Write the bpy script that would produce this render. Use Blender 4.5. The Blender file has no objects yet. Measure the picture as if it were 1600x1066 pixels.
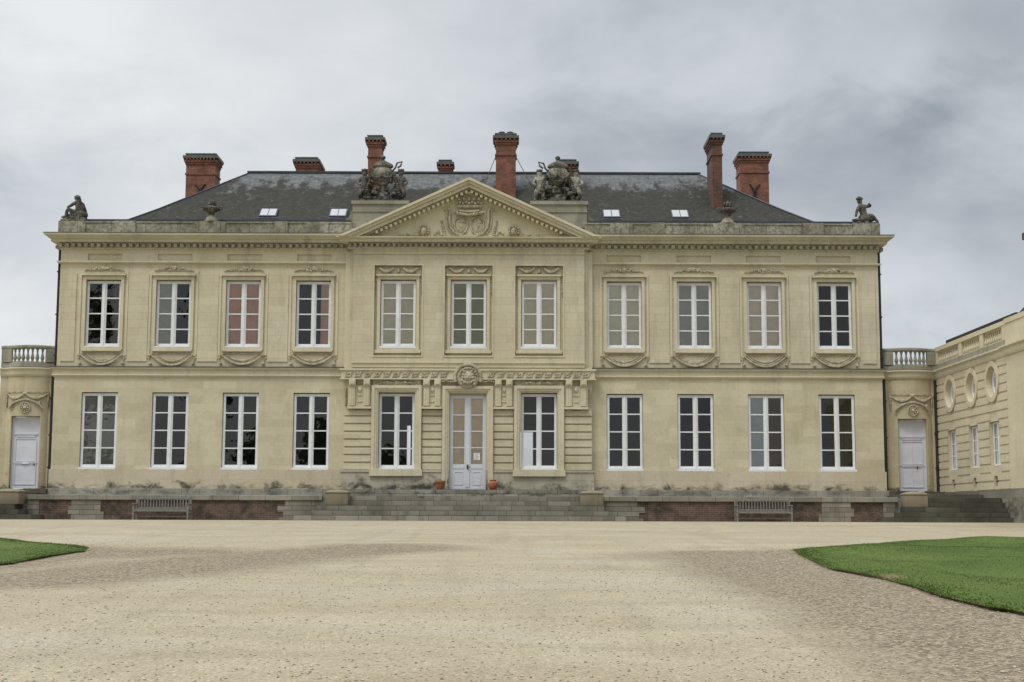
import bpy, bmesh, math, random
import numpy as np
from mathutils import Vector, Matrix
R = math.radians
random.seed(7)
scene = bpy.context.scene
COL = scene.collection

# ------------------------------------------------------------------ mesh builder
_ICO = {}
def ico(sub):
    if sub not in _ICO:
        bm = bmesh.new(); bmesh.ops.create_icosphere(bm, subdivisions=sub, radius=1)
        _ICO[sub] = ([v.co.copy() for v in bm.verts], [[v.index for v in f.verts] for f in bm.faces]); bm.free()
    return _ICO[sub]

class MB:
    def __init__(s): s.v = []; s.f = []
    def add(s, vs, fs):
        o = len(s.v); s.v += [tuple(v) for v in vs]; s.f += [[i + o for i in f] for f in fs]; return s
    def box(s, x0, x1, y0, y1, z0, z1):
        return s.add([(x0,y0,z0),(x1,y0,z0),(x1,y1,z0),(x0,y1,z0),(x0,y0,z1),(x1,y0,z1),(x1,y1,z1),(x0,y1,z1)],
                     [(0,3,2,1),(4,5,6,7),(0,1,5,4),(1,2,6,5),(2,3,7,6),(3,0,4,7)])
    def rbox(s, x0, x1, y0, y1, z0, z1, b=.03):      # box with chamfered edges
        bm = bmesh.new(); bmesh.ops.create_cube(bm, size=1)
        for v in bm.verts:
            v.co = Vector((x0 if v.co.x < 0 else x1, y0 if v.co.y < 0 else y1, z0 if v.co.z < 0 else z1))
        bmesh.ops.bevel(bm, geom=bm.edges[:], offset=b, segments=2, affect='EDGES', profile=.5)
        bm.verts.index_update()
        s.add([v.co for v in bm.verts], [[v.index for v in f.verts] for f in bm.faces]); bm.free(); return s
    def poly(s, pts, y0, y1):                        # polygon in xz extruded in y
        n = len(pts)
        vs = [(x, y0, z) for x, z in pts] + [(x, y1, z) for x, z in pts]
        fs = [tuple(range(n)), tuple(range(2*n-1, n-1, -1))] + [(i, i+n, (i+1) % n + n, (i+1) % n) for i in range(n)]
        return s.add(vs, fs)
    def plan(s, pts, z0, z1):                        # polygon in xy extruded in z
        n = len(pts)
        vs = [(x, y, z0) for x, y in pts] + [(x, y, z1) for x, y in pts]
        fs = [tuple(range(n-1, -1, -1)), tuple(range(n, 2*n))] + [(i, (i+1) % n, (i+1) % n + n, i+n) for i in range(n)]
        return s.add(vs, fs)
    def sweep(s, path, prof):                        # path in plan, prof of (out, z); out = right-hand side
        P = [Vector(p) for p in path]; rows = []
        for i, p in enumerate(P):
            a = (P[i]-P[i-1]).normalized() if i else None
            b = (P[i+1]-P[i]).normalized() if i < len(P)-1 else None
            if a is None: a = b
            if b is None: b = a
            na, nb = Vector((a.y, -a.x)), Vector((b.y, -b.x))
            m = (na+nb); m = m / max(m.length_squared, 1e-6) * 2
            rows.append([(p.x+m.x*o, p.y+m.y*o, z) for o, z in prof])
        n = len(prof); vs = [v for r_ in rows for v in r_]; fs = []
        for i in range(len(rows)-1):
            for j in range(n):
                k = (j+1) % n
                fs.append((i*n+j, (i+1)*n+j, (i+1)*n+k, i*n+k))
        fs.append(tuple(range(n))); fs.append(tuple(range(len(vs)-1, len(vs)-n-1, -1)))
        return s.add(vs, fs)
    def lathe(s, prof, cx=0, cy=0, cz=0, n=16, sx=1, sy=1):
        vs = []; fs = []
        for r_, z in prof:
            for k in range(n):
                a = 2*math.pi*k/n; vs.append((cx+r_*sx*math.cos(a), cy+r_*sy*math.sin(a), cz+z))
        for i in range(len(prof)-1):
            for k in range(n):
                fs.append((i*n+k, i*n+(k+1) % n, (i+1)*n+(k+1) % n, (i+1)*n+k))
        fs.append(tuple(range(n-1, -1, -1))); fs.append(tuple(range(len(vs)-n, len(vs))))
        return s.add(vs, fs)
    def tube(s, pts, r, n=6, r2=None):
        pts = [Vector(p) for p in pts]; N = len(pts); vs = []; fs = []
        for i, p in enumerate(pts):
            t = (pts[min(i+1, N-1)]-pts[max(i-1, 0)]).normalized()
            u = t.cross(Vector((0, 1, 0)));
            if u.length < .1: u = t.cross(Vector((1, 0, 0)))
            u.normalize(); w = t.cross(u)
            rr = r[i] if isinstance(r, (list, tuple)) else r
            for k in range(n):
                a = 2*math.pi*k/n; vs.append(p+u*rr*math.cos(a)+w*rr*math.sin(a))
        for i in range(N-1):
            for k in range(n):
                fs.append((i*n+k, i*n+(k+1) % n, (i+1)*n+(k+1) % n, (i+1)*n+k))
        fs.append(tuple(range(n-1, -1, -1))); fs.append(tuple(range((N-1)*n, N*n)))
        return s.add(vs, fs)
    def blob(s, c, r, sub=1, jit=0., rot=None):
        vs, fs = ico(sub); r = (r, r, r) if not isinstance(r, (tuple, list)) else r; out = []
        for v in vs:
            q = Vector((v.x*r[0], v.y*r[1], v.z*r[2]))*(1+random.uniform(-jit, jit))
            if rot is not None: q = Matrix.Rotation(rot, 3, 'Y') @ q
            out.append(q+Vector(c))
        return s.add(out, fs)
    def wall(s, x0, x1, z0, z1, holes, yf, yb):      # slab in xz with rectangular holes
        xs = sorted({x0, x1, *[h[0] for h in holes], *[h[1] for h in holes]})
        zs = sorted({z0, z1, *[h[2] for h in holes], *[h[3] for h in holes]})
        xs = [x for x in xs if x0 <= x <= x1]; zs = [z for z in zs if z0 <= z <= z1]
        def solid(i, j):
            if i < 0 or j < 0 or i >= len(xs)-1 or j >= len(zs)-1: return False
            cx, cz = (xs[i]+xs[i+1])/2, (zs[j]+zs[j+1])/2
            return not any(h[0] < cx < h[1] and h[2] < cz < h[3] for h in holes)
        idx = {}
        def V(i, j, b):
            if (i, j, b) not in idx:
                idx[(i, j, b)] = len(s.v); s.v.append((xs[i], yb if b else yf, zs[j]))
            return idx[(i, j, b)]
        for i in range(len(xs)-1):
            for j in range(len(zs)-1):
                if not solid(i, j): continue
                s.f.append([V(i,j,0), V(i+1,j,0), V(i+1,j+1,0), V(i,j+1,0)])
                s.f.append([V(i,j,1), V(i,j+1,1), V(i+1,j+1,1), V(i+1,j,1)])
                if not solid(i-1, j): s.f.append([V(i,j,0), V(i,j+1,0), V(i,j+1,1), V(i,j,1)])
                if not solid(i+1, j): s.f.append([V(i+1,j,0), V(i+1,j,1), V(i+1,j+1,1), V(i+1,j+1,0)])
                if not solid(i, j-1): s.f.append([V(i,j,0), V(i,j,1), V(i+1,j,1), V(i+1,j,0)])
                if not solid(i, j+1): s.f.append([V(i,j+1,0), V(i+1,j+1,0), V(i+1,j+1,1), V(i,j+1,1)])
        return s
    def frame(s, x0, x1, z0, z1, w, yf, yb, bottom=True):
        s.box(x0, x0+w, yf, yb, z0, z1); s.box(x1-w, x1, yf, yb, z0, z1)
        s.box(x0+w, x1-w, yf, yb, z1-w, z1)
        if bottom: s.box(x0+w, x1-w, yf, yb, z0, z0+w)
        return s

def obj(name, mb, mat, parent=None, loc=None, smooth=False, angle=35, recalc=True):
    me = bpy.data.meshes.new(name)
    me.from_pydata([tuple(v) for v in mb.v], [], mb.f); me.update()
    if recalc:
        bm = bmesh.new(); bm.from_mesh(me); bmesh.ops.recalc_face_normals(bm, faces=bm.faces[:]); bm.to_mesh(me); bm.free()
    if smooth:
        me.polygons.foreach_set('use_smooth', [True]*len(me.polygons)); me.set_sharp_from_angle(angle=R(angle))
    for m in (mat if isinstance(mat, list) else [mat]): me.materials.append(m)
    o = bpy.data.objects.new(name, me); COL.objects.link(o)
    if parent: o.parent = parent
    if loc: o.location = loc
    return o
def tag(o, label, cat, group=None, kind=None):
    if label: o['label'] = label
    if cat: o['category'] = cat
    if group: o['group'] = group
    if kind: o['kind'] = kind
    return o
def thing(name, label, cat, loc=(0,0,0), rz=0, group=None):
    o = bpy.data.objects.new(name, None); COL.objects.link(o); o.location = loc; o.rotation_euler = (0, 0, rz)
    return tag(o, label, cat, group)
def dup(o, parent=None, loc=None, label=None):
    c = o.copy(); COL.objects.link(c)
    if parent: c.parent = parent
    if loc: c.location = loc
    if label: c['label'] = label
    for ch in [q for q in list(COL.objects) if q.parent == o]:
        dup(ch, c)
    return c

# ------------------------------------------------------------------ materials
def newmat(name):
    m = bpy.data.materials.new(name); m.use_nodes = True; nt = m.node_tree
    return m, nt, nt.nodes['Principled BSDF']
def N(nt, t, **kw):
    n = nt.nodes.new(t)
    for k, v in kw.items():
        if k in n.inputs.keys(): n.inputs[k].default_value = v
        else: setattr(n, k, v)
    return n
def noise(nt, vec, scale, detail=4, rough=.55, dist=0):
    n = N(nt, 'ShaderNodeTexNoise', Scale=scale, Detail=detail, Roughness=rough, Distortion=dist)
    nt.links.new(vec, n.inputs['Vector']); return n.outputs['Fac']
def ramp(nt, fac, a, b, ca=(0,0,0,1), cb=(1,1,1,1)):
    n = nt.nodes.new('ShaderNodeValToRGB'); n.color_ramp.elements[0].position = a; n.color_ramp.elements[1].position = b
    n.color_ramp.elements[0].color = ca; n.color_ramp.elements[1].color = cb
    nt.links.new(fac, n.inputs['Fac']); return n.outputs['Color']
def mixc(nt, fac, a, b, mode='MIX'):
    n = nt.nodes.new('ShaderNodeMix'); n.data_type = 'RGBA'; n.blend_type = mode
    for sock, val in ((n.inputs[0], fac), (n.inputs[6], a), (n.inputs[7], b)):
        if hasattr(val, 'links'): nt.links.new(val, sock)
        else: sock.default_value = val if isinstance(val, (int, float)) else (tuple(val)+(1,))[:4]
    return n.outputs[2]
def math_(nt, op, a, b=None, clamp=False):
    n = nt.nodes.new('ShaderNodeMath'); n.operation = op; n.use_clamp = clamp
    for i, v in enumerate((a, b)):
        if v is None: continue
        if hasattr(v, 'links'): nt.links.new(v, n.inputs[i])
        else: n.inputs[i].default_value = v
    return n.outputs[0]
def position(nt):
    g = nt.nodes.new('ShaderNodeNewGeometry'); return g.outputs['Position']
def stretch(nt, vec, s):
    m = nt.nodes.new('ShaderNodeMapping'); m.inputs['Scale'].default_value = s
    nt.links.new(vec, m.inputs['Vector']); return m.outputs[0]
def wallvec(nt, pos):
    sp = nt.nodes.new('ShaderNodeSeparateXYZ'); nt.links.new(pos, sp.inputs[0])
    xy = math_(nt, 'ADD', sp.outputs[0], sp.outputs[1])
    cb = nt.nodes.new('ShaderNodeCombineXYZ'); nt.links.new(xy, cb.inputs[0]); nt.links.new(sp.outputs[2], cb.inputs[1])
    return cb.outputs[0], sp
def bump(nt, bsdf, h, strength, dist=.02):
    b = N(nt, 'ShaderNodeBump', Strength=strength, Distance=dist); nt.links.new(h, b.inputs['Height'])
    nt.links.new(b.outputs[0], bsdf.inputs['Normal'])

def stone(name, ca, cb, dirt=.25, dirtcol=(.10,.095,.08), course=None, bw=1.15, mortar=.006, joint=.8, tone=.12, zoff=0., mould=None, rough=.88, ns=1.):
    """ashlar stone: ca/cb mottled base, streaks of dirt, faint courses, mould patches."""
    m, nt, b = newmat(name); pos = position(nt); wv, sp = wallvec(nt, pos)
    c = mixc(nt, ramp(nt, noise(nt, pos, .55*ns, 5), .3, .7), ca, cb)
    c = mixc(nt, .3, c, mixc(nt, ramp(nt, noise(nt, pos, 7, 5, .7), .3, .7), (.66,.65,.62), (1.05,1.05,1.05)), 'MULTIPLY')
    if course:
        off = nt.nodes.new('ShaderNodeMapping'); off.inputs['Location'].default_value = (0, -zoff, 0); nt.links.new(wv, off.inputs['Vector'])
        br = N(nt, 'ShaderNodeTexBrick', Scale=1.0); br.inputs['Brick Width'].default_value = bw; br.inputs['Row Height'].default_value = course
        br.inputs['Mortar Size'].default_value = mortar; br.inputs['Mortar Smooth'].default_value = .3
        br.inputs['Color1'].default_value = (1-tone, 1-tone*1.05, 1-tone*1.25, 1); br.inputs['Color2'].default_value = (1+tone*.2, 1+tone*.2, 1+tone*.2, 1)
        br.inputs['Mortar'].default_value = (joint, joint*.97, joint*.9, 1); br.offset_frequency = 2; br.squash_frequency = 3; br.squash = .8
        nt.links.new(off.outputs[0], br.inputs['Vector'])
        c = mixc(nt, 1., c, br.outputs['Color'], 'MULTIPLY')
    st = noise(nt, stretch(nt, pos, (1.6, 1.6, .28 if ns == 1 else .8)), 1.1*ns, 6, .65)
    c = mixc(nt, math_(nt, 'MULTIPLY', ramp(nt, st, .52, .78), dirt), c, dirtcol)
    if ns > 1: c = mixc(nt, math_(nt, 'MULTIPLY', ramp(nt, noise(nt, pos, 3.1*ns, 5, .7), .45, .6), dirt*.8), c, dirtcol)
    if mould:                                      # (z_centre, half height, amount, threshold)
        zc_, hh, amt, th = mould
        band = math_(nt, 'SUBTRACT', 1., math_(nt, 'DIVIDE', math_(nt, 'ABSOLUTE', math_(nt, 'SUBTRACT', sp.outputs[2], zc_)), hh), True)
        mn = math_(nt, 'ADD', noise(nt, stretch(nt, pos, (.8, .8, 1.3)), 1.3, 8, .72, .4), math_(nt, 'MULTIPLY', band, .22))
        c = mixc(nt, math_(nt, 'MULTIPLY', ramp(nt, mn, th, th+.16), amt), c, (.035, .036, .028))
    nt.links.new(c, b.inputs['Base Color']); b.inputs['Roughness'].default_value = rough
    b.inputs['Specular IOR Level'].default_value = .2
    bump(nt, b, math_(nt, 'ADD', noise(nt, pos, 18, 5, .7), math_(nt, 'MULTIPLY', noise(nt, pos, 3, 3), 1.5)), .35, .02)
    return m
def plain(name, col, rough=.6, var=.12, scale=6, metal=0, spec=.4, bs=.1):
    m, nt, b = newmat(name); pos = position(nt)
    c = mixc(nt, ramp(nt, noise(nt, pos, scale, 5), .3, .7), [x*(1-var) for x in col], [x*(1+var) for x in col])
    nt.links.new(c, b.inputs['Base Color']); b.inputs['Roughness'].default_value = rough; b.inputs['Metallic'].default_value = metal
    b.inputs['Specular IOR Level'].default_value = spec
    bump(nt, b, noise(nt, pos, scale*6, 4), bs, .01); return m

LIME_A, LIME_B = (.56,.495,.345), (.665,.602,.44)
M = {}
M['wall_up'] = stone('ashlar_upper', LIME_A, LIME_B, .28, course=.334, bw=1.25, joint=.76, tone=.08, mortar=.007)
M['wall_low'] = stone('ashlar_lower', (.56,.495,.338), (.665,.602,.435), .2, course=.334, bw=1.45, joint=.90, tone=.13, mortar=.005)
M['trim'] = stone('carved_limestone', (.565,.505,.35), (.665,.605,.445), .34, tone=0)
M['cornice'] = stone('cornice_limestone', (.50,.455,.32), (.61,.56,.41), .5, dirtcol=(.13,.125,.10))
M['relief'] = stone('relief_limestone', (.46,.405,.275), (.58,.52,.37), .6, dirtcol=(.13,.11,.08), ns=2.)  # darker tone and blotches also stand in for shaded undersides and crevices
M['plinth'] = stone('plinth_limestone', (.55,.47,.33), (.60,.53,.40), .3, course=.42, bw=1.6, joint=.8, tone=.08, zoff=1.31, mould=(1.38, .45, .88, .63))
M['plinth_c'] = stone('worn_plinth_limestone', (.42,.385,.30), (.56,.51,.40), .55, course=.42, bw=1.1, joint=.7, tone=.1, zoff=1.31, mould=(1.4, .7, .9, .64))
M['base'] = stone('grey_base_stone', (.275,.262,.22), (.40,.38,.32), .6, course=.6, bw=.95, joint=.45, tone=.15, zoff=.8, mortar=.01, mould=(1.2, .5, .6, .66))
M['parapet'] = stone('weathered_parapet', (.31,.29,.23), (.50,.47,.37), .8, dirtcol=(.10,.097,.075), course=.9, bw=1.9, joint=.35, tone=.32, mortar=.012, zoff=12.3, ns=2.)
M['grey'] = stone('lichened_stone', (.24,.23,.185), (.40,.38,.30), .8, dirtcol=(.075,.075,.058), course=.33, bw=.9, joint=.6)
M['mossy'] = stone('blackened_carving', (.055,.054,.045), (.24,.225,.185), .9, dirtcol=(.022,.023,.018), ns=4)
M['mossy2'] = stone('pale_blackened_carving', (.13,.125,.10), (.50,.465,.38), .75, dirtcol=(.03,.03,.024), ns=4)
M['steps'] = stone('step_stone', (.215,.20,.165), (.365,.34,.285), .7, dirtcol=(.05,.05,.036), course=.185, bw=1.07, joint=.3, tone=.3, mortar=.010, mould=(1.12,.32,.85,.66))
M['darksteps'] = stone('blackened_step_stone', (.07,.066,.05), (.15,.142,.11), .8, dirtcol=(.03,.03,.022), course=.185, bw=1.3, joint=.5, tone=.2, mortar=.01)
M['coping'] = stone('coping_stone', (.235,.22,.18), (.37,.345,.285), .7, dirtcol=(.06,.06,.045), course=.6, bw=1.25, joint=.4, tone=.22, zoff=.6, mortar=.012)
M['block'] = stone('tan_block_stone', (.20,.17,.115), (.31,.265,.185), .5, dirtcol=(.07,.065,.045))
M['link'] = stone('link_limestone', (.50,.43,.28), (.58,.51,.35), .45, course=.334, bw=1.2, joint=.85, tone=.06, mould=(1.3,.9,.9,.64))
M['wing'] = stone('wing_limestone', (.60,.53,.37), (.67,.60,.44), .15, course=.334, bw=1.3, joint=.9, tone=.05)
M['rubble'] = stone('dark_rubble_stone', (.16,.155,.13), (.36,.34,.28), .7, course=.3, bw=.7, joint=.5, tone=.2, mould=(.5,.8,.7,.62))
M['white'] = plain('white_paint', (.74,.74,.735), .55, .07, 3)
M['door'] = plain('pale_grey_white_paint', (.62,.625,.66), .5, .06, 2)
M['lead'] = plain('dark_lead', (.045,.05,.06), .5, .3, 2)
M['pipe'] = plain('black_cast_iron', (.022,.02,.022), .5, .2, 3)
M['zinc'] = plain('weathered_zinc', (.10,.105,.095), .5, .3, 5)
M['terracotta'] = plain('terracotta', (.33,.12,.06), .8, .25, 12)
M['wood'] = plain('weathered_teak', (.19,.18,.152), .8, .35, 14)
M['soil'] = plain('bare_soil', (.075,.055,.032), .95, .3, 20)
M['interior'] = plain('darkened_room_plaster', (.085,.09,.08), .9, .1, 1)  # wall colour darkened so the rooms read as unlit behind the glass
M['paper'] = plain('white_paper', (.8,.8,.78), .8, .02)
M['ink'] = plain('black_ink', (.05,.05,.05), .8, .1)
M['darkvoid'] = plain('unlit_recess_black', (.03,.028,.025), .9, .1)  # near-black colour stands in for the unlit hollow behind the vents
M['grime'] = plain('grimy_lead_flashing', (.085,.08,.065), .8, .3, 4)
M['dentil'] = stone('dark_dentil_stone', (.33,.295,.205), (.47,.43,.31), .6, dirtcol=(.10,.09,.065), ns=2.)  # dentil stone toned darker than the cornice, with brown blotches

def brick_mat(name, c1, c2, mortarc, stain=.5):
    m, nt, b = newmat(name); pos = position(nt); wv, sp = wallvec(nt, pos)
    br = N(nt, 'ShaderNodeTexBrick', Scale=1.0); br.inputs['Brick Width'].default_value = .23; br.inputs['Row Height'].default_value = .075
    br.inputs['Mortar Size'].default_value = .007; br.inputs['Color1'].default_value = (*c1, 1); br.inputs['Color2'].default_value = (*c2, 1)
    br.inputs['Mortar'].default_value = (*mortarc, 1); nt.links.new(wv, br.inputs['Vector'])
    c = mixc(nt, math_(nt, 'MULTIPLY', ramp(nt, noise(nt, pos, 2.2, 7, .7), .42, .62), stain), br.outputs['Color'], (.03,.026,.02))
    c = mixc(nt, math_(nt, 'MULTIPLY', ramp(nt, noise(nt, pos, 9, 4, .7), .62, .72), .5), c, (.35,.30,.24))
    nt.links.new(c, b.inputs['Base Color']); b.inputs['Roughness'].default_value = .9
    bump(nt, b, math_(nt, 'SUBTRACT', noise(nt, pos, 20, 4), br.outputs['Fac']), .5, .01); return m
M['brick'] = brick_mat('chimney_brick', (.29,.11,.065), (.185,.072,.045), (.22,.135,.095), .5)
M['brickdark'] = brick_mat('old_brown_brick', (.17,.062,.042), (.11,.045,.032), (.15,.115,.09), .6)
M['brickwall'] = brick_mat('terrace_brick', (.15,.085,.06), (.095,.062,.047), (.17,.14,.11), .85)

# slate roof
m, nt, b = newmat('lichened_slate'); pos = position(nt); wv, sp = wallvec(nt, pos)
br = N(nt, 'ShaderNodeTexBrick', Scale=1.0); br.inputs['Brick Width'].default_value = .24; br.inputs['Row Height'].default_value = .085
br.inputs['Mortar Size'].default_value = .008; br.inputs['Color1'].default_value = (.115,.12,.125,1); br.inputs['Color2'].default_value = (.155,.16,.165,1)
br.inputs['Mortar'].default_value = (.07,.07,.07,1); nt.links.new(wv, br.inputs['Vector'])
zz = math_(nt, 'DIVIDE', math_(nt, 'SUBTRACT', 16.55, sp.outputs[2]), 2.2)
mn = math_(nt, 'ADD', noise(nt, stretch(nt, pos, (1.5, 1, .6)), .95, 9, .72, .2), math_(nt, 'MULTIPLY', math_(nt, 'MINIMUM', zz, .62), .42))
c = mixc(nt, math_(nt, 'MULTIPLY', ramp(nt, mn, .535, .65), .94), br.outputs['Color'], (.036,.035,.029))
sp2 = math_(nt, 'MAXIMUM', ramp(nt, noise(nt, pos, 6.5, 5, .75), .62, .70), ramp(nt, noise(nt, pos, 2.4, 9, .85), .60, .68))
c = mixc(nt, .8, c, mixc(nt, ramp(nt, noise(nt, stretch(nt, pos, (1, 1, .5)), 4, 7, .8), .3, .7), (.55,.55,.53), (1.6,1.57,1.5)), 'MULTIPLY')
c = mixc(nt, math_(nt, 'MULTIPLY', sp2, .62), c, (.26,.26,.22))
nt.links.new(c, b.inputs['Base Color']); b.inputs['Roughness'].default_value = .9; b.inputs['Specular IOR Level'].default_value = .12; bump(nt, b, br.outputs['Fac'], -.3, .01)
M['slate'] = m

# glass (real pane: transparent with a fresnel reflection)
def glass(name, tint=(.95,.965,.955), refl=1.75):
    m = bpy.data.materials.new(name); m.use_nodes = True; nt = m.node_tree; nt.nodes.clear()
    o = nt.nodes.new('ShaderNodeOutputMaterial'); mx = nt.nodes.new('ShaderNodeMixShader')
    t = nt.nodes.new('ShaderNodeBsdfTransparent'); t.inputs[0].default_value = (*tint, 1)
    g = nt.nodes.new('ShaderNodeBsdfGlossy'); g.inputs['Roughness'].default_value = .015; g.inputs[0].default_value = (1,1,.98,1)
    f = N(nt, 'ShaderNodeFresnel', IOR=refl)
    bp = N(nt, 'ShaderNodeBump', Strength=.2, Distance=.02); nt.links.new(noise(nt, position(nt), 1.7, 2), bp.inputs['Height'])
    nt.links.new(bp.outputs[0], g.inputs['Normal'])
    nt.links.new(f.outputs[0], mx.inputs[0]); nt.links.new(t.outputs[0], mx.inputs[1]); nt.links.new(g.outputs[0], mx.inputs[2]); nt.links.new(mx.outputs[0], o.inputs[0])
    return m
M['glass'] = glass('window_glass')
M['skylight'] = plain('sky_sheen_skylight_pane', (.42,.435,.44), .45, .12, 9, spec=.2)  # pale colour stands in for bright sky mirrored in the roof panes
def curtain_mat(name, col): return plain(name, col, .9, .08, 2.5, bs=.05)
CM = {'salmon': curtain_mat('salmon_curtain', (.80,.53,.44)), 'beige': curtain_mat('beige_blind', (.86,.82,.66)),
      'olive': curtain_mat('olive_blind', (.42,.44,.28)), 'cream': curtain_mat('cream_blind', (.92,.84,.70)),
      'pale': curtain_mat('pale_net', (.90,.88,.76)), 'grey': curtain_mat('grey_net', (.58,.58,.56)),
      'blush': curtain_mat('blush_blind', (.94,.84,.75)), 'smoke': curtain_mat('smoke_net', (.40,.40,.36)),
      'blue': curtain_mat('blue_grey_net', (.66,.71,.76)), 'brown': curtain_mat('brown_drape', (.16,.12,.09)), 'doorbeige': curtain_mat('peach_blind', (.92,.78,.60))}

# ------------------------------------------------------------------ ground
def gz(y): return 0. if y >= -11 else max(-1.5*(-11-y)/53., -1.75)
LR = [(14.86, -26.74), (13.5, -26.74), (12.28, -27.4), (10.65, -28.7), (8.86, -30.86), (8.10, -32.3), (7.80, -33.6), (7.51, -37.45), (7.65, -38.98), (7.73, -40.58), (7.76, -42.19), (7.7, -43.74), (7.75, -44.8), (7.76, -45.88), (7.91, -46.73)]+[(7.9,-52),(8.2,-58),(30,-58),(34,-40),(30,-27),(22,-24.6)]
LL = [(-17, -24.9), (-13.4, -25.8), (-11.4, -26.9), (-10.2, -28.2), (-9.3, -29.7), (-8.4, -30.8), (-7.5, -31.9), (-6.95, -33.1), (-7.05, -34.0), (-7.12, -35.49), (-7.19, -36.88), (-7.24, -37.73)]+[(-8.6,-42),(-12,-50),(-28,-52),(-34,-40),(-30,-28),(-23,-25)]
def smoothpoly(P, n=4):
    out = []
    L = len(P)
    for i in range(L):
        p0, p1, p2, p3 = [Vector(P[(i+k-1) % L]) for k in range(4)]
        for t in range(n):
            t /= n; out.append(.5*((2*p1)+(p2-p0)*t+(2*p0-5*p1+4*p2-p3)*t*t+(3*p1-p0-3*p2+p3)*t**3))
    return np.array([(v.x, v.y) for v in out])
LRS, LLS = smoothpoly(LR), smoothpoly(LL)
def inside(P, x, y):
    r = np.zeros(x.shape, bool); j = len(P)-1
    for i in range(len(P)):
        xi, yi = P[i]; xj, yj = P[j]
        c = ((yi > y) != (yj > y)) & (x < (xj-xi)*(y-yi)/(yj-yi+1e-9)+xi); r ^= c; j = i
    return r
def dist(P, x, y):
    d = np.full(x.shape, 1e9)
    for i in range(len(P)):
        a, b_ = P[i-1], P[i]; ab = b_-a; L2 = (ab**2).sum()+1e-9
        t = np.clip(((x-a[0])*ab[0]+(y-a[1])*ab[1])/L2, 0, 1)
        d = np.minimum(d, np.hypot(x-a[0]-t*ab[0], y-a[1]-t*ab[1]))
    return d
xs = np.concatenate([np.linspace(-400,-40,10), np.arange(-30,-16,1.), np.arange(-16,22,.2), np.arange(22,32,1.), np.linspace(40,400,10)])
ys = np.concatenate([np.linspace(-400,-66,10), np.arange(-60,-54,1.), np.arange(-54,-9,.2), np.linspace(-8,40,8), np.linspace(80,500,6)])
X, Y = np.meshgrid(xs, ys)
gzv = np.vectorize(gz)
Z = gzv(Y)
near = (Y > -60) & (Y < -13) & (np.abs(X) < 25)
und = .012*np.sin(X*.9+Y*.35)+.010*np.sin(X*.31-Y*.7+1)+.006*np.sin(X*2.3+1.3*Y)
Z = Z+np.where(near, und, 0)
nx, ny = len(xs), len(ys)
vs = np.stack([X, Y, Z], -1).reshape(-1, 3)
I = np.arange((ny-1)*nx).reshape(ny-1, nx)[:, :-1].ravel()
fs = np.stack([I, I+1, I+nx+1, I+nx], -1)
me = bpy.data.meshes.new('gravel_court'); me.from_pydata(vs.tolist(), [], fs.tolist()); me.update()
dr = np.minimum(dist(LRS, X, Y), dist(LLS, X, Y))
def pdist(P_, x, y):
    d = np.full(x.shape, 1e9)
    for a_, b_ in zip(P_, P_[1:]):
        a_, b_ = np.array(a_), np.array(b_); ab = b_-a_; t = np.clip(((x-a_[0])*ab[0]+(y-a_[1])*ab[1])/(ab**2).sum(), 0, 1)
        d = np.minimum(d, np.hypot(x-a_[0]-t*ab[0], y-a_[1]-t*ab[1]))
    return d
co = np.clip(1.15-dr/1.7, 0, 1)*np.clip((-28.5-Y)/4, 0, 1)
co = np.maximum(co, np.clip(1.3-pdist([(-8.5,-43), (-5.6,-41.2), (-4.2,-38.8), (-3.3,-35.7), (-2.2,-33), (-.8,-31)], X, Y)/2.3, 0, 1)*.95)
co = np.maximum(co, np.clip(1.2-pdist([(-7.3,-35), (-5,-33)], X, Y)/3., 0, 1)*.8)
co = np.maximum(co, np.clip(1.25-pdist([(6.3,-33), (6.2,-38.6), (6.5,-44.6), (6.5,-48.7), (6.3,-56)], X, Y)/1.9, 0, 1)*.95)
co = np.maximum(co, np.clip(1.1-np.hypot((X-4.9)/2.6, (Y+34)/4), 0, 1)*.6)
at = me.attributes.new('coarse', 'FLOAT', 'POINT'); at.data.foreach_set('value', co.ravel().astype(np.float32))
gr = bpy.data.objects.new('gravel_court', me); COL.objects.link(gr); gr['kind'] = 'structure'
me.polygons.foreach_set('use_smooth', [True]*len(me.polygons))
m, nt, b = newmat('beige_gravel'); pos = position(nt)
a = nt.nodes.new('ShaderNodeAttribute'); a.attribute_name = 'coarse'
big = noise(nt, stretch(nt, pos, (.35, .8, 1)), .8, 5, .6, .5)
c = mixc(nt, ramp(nt, big, .3, .7), (.31,.262,.175), (.38,.332,.235))
c = mixc(nt, math_(nt, 'MULTIPLY', ramp(nt, noise(nt, stretch(nt, pos, (.22, 1.1, 1)), 1.3, 6, .7), .5, .72), .45), c, (.25,.215,.15))
trk = noise(nt, stretch(nt, pos, (1.5, .10, 1)), 1.0, 3, .5, .6)
c = mixc(nt, math_(nt, 'MULTIPLY', ramp(nt, trk, .54, .66), .28), c, (.235,.20,.14))
c = mixc(nt, math_(nt, 'MULTIPLY', ramp(nt, noise(nt, stretch(nt, pos, (.5, .9, 1)), .35, 6, .65, .4), .5, .66), .4), c, (.37,.345,.285))
vo = N(nt, 'ShaderNodeTexVoronoi', Scale=42); nt.links.new(pos, vo.inputs['Vector'])
vg = nt.nodes.new('ShaderNodeRGBToBW'); nt.links.new(vo.outputs['Color'], vg.inputs[0])
c = mixc(nt, .7, c, mixc(nt, ramp(nt, vg.outputs[0], .2, .8), (.72,.70,.68), (1.18,1.18,1.18)), 'MULTIPLY')
vo3 = N(nt, 'ShaderNodeTexVoronoi', Scale=21); nt.links.new(pos, vo3.inputs['Vector'])
bw3 = nt.nodes.new('ShaderNodeRGBToBW'); nt.links.new(vo3.outputs['Color'], bw3.inputs[0])
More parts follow.
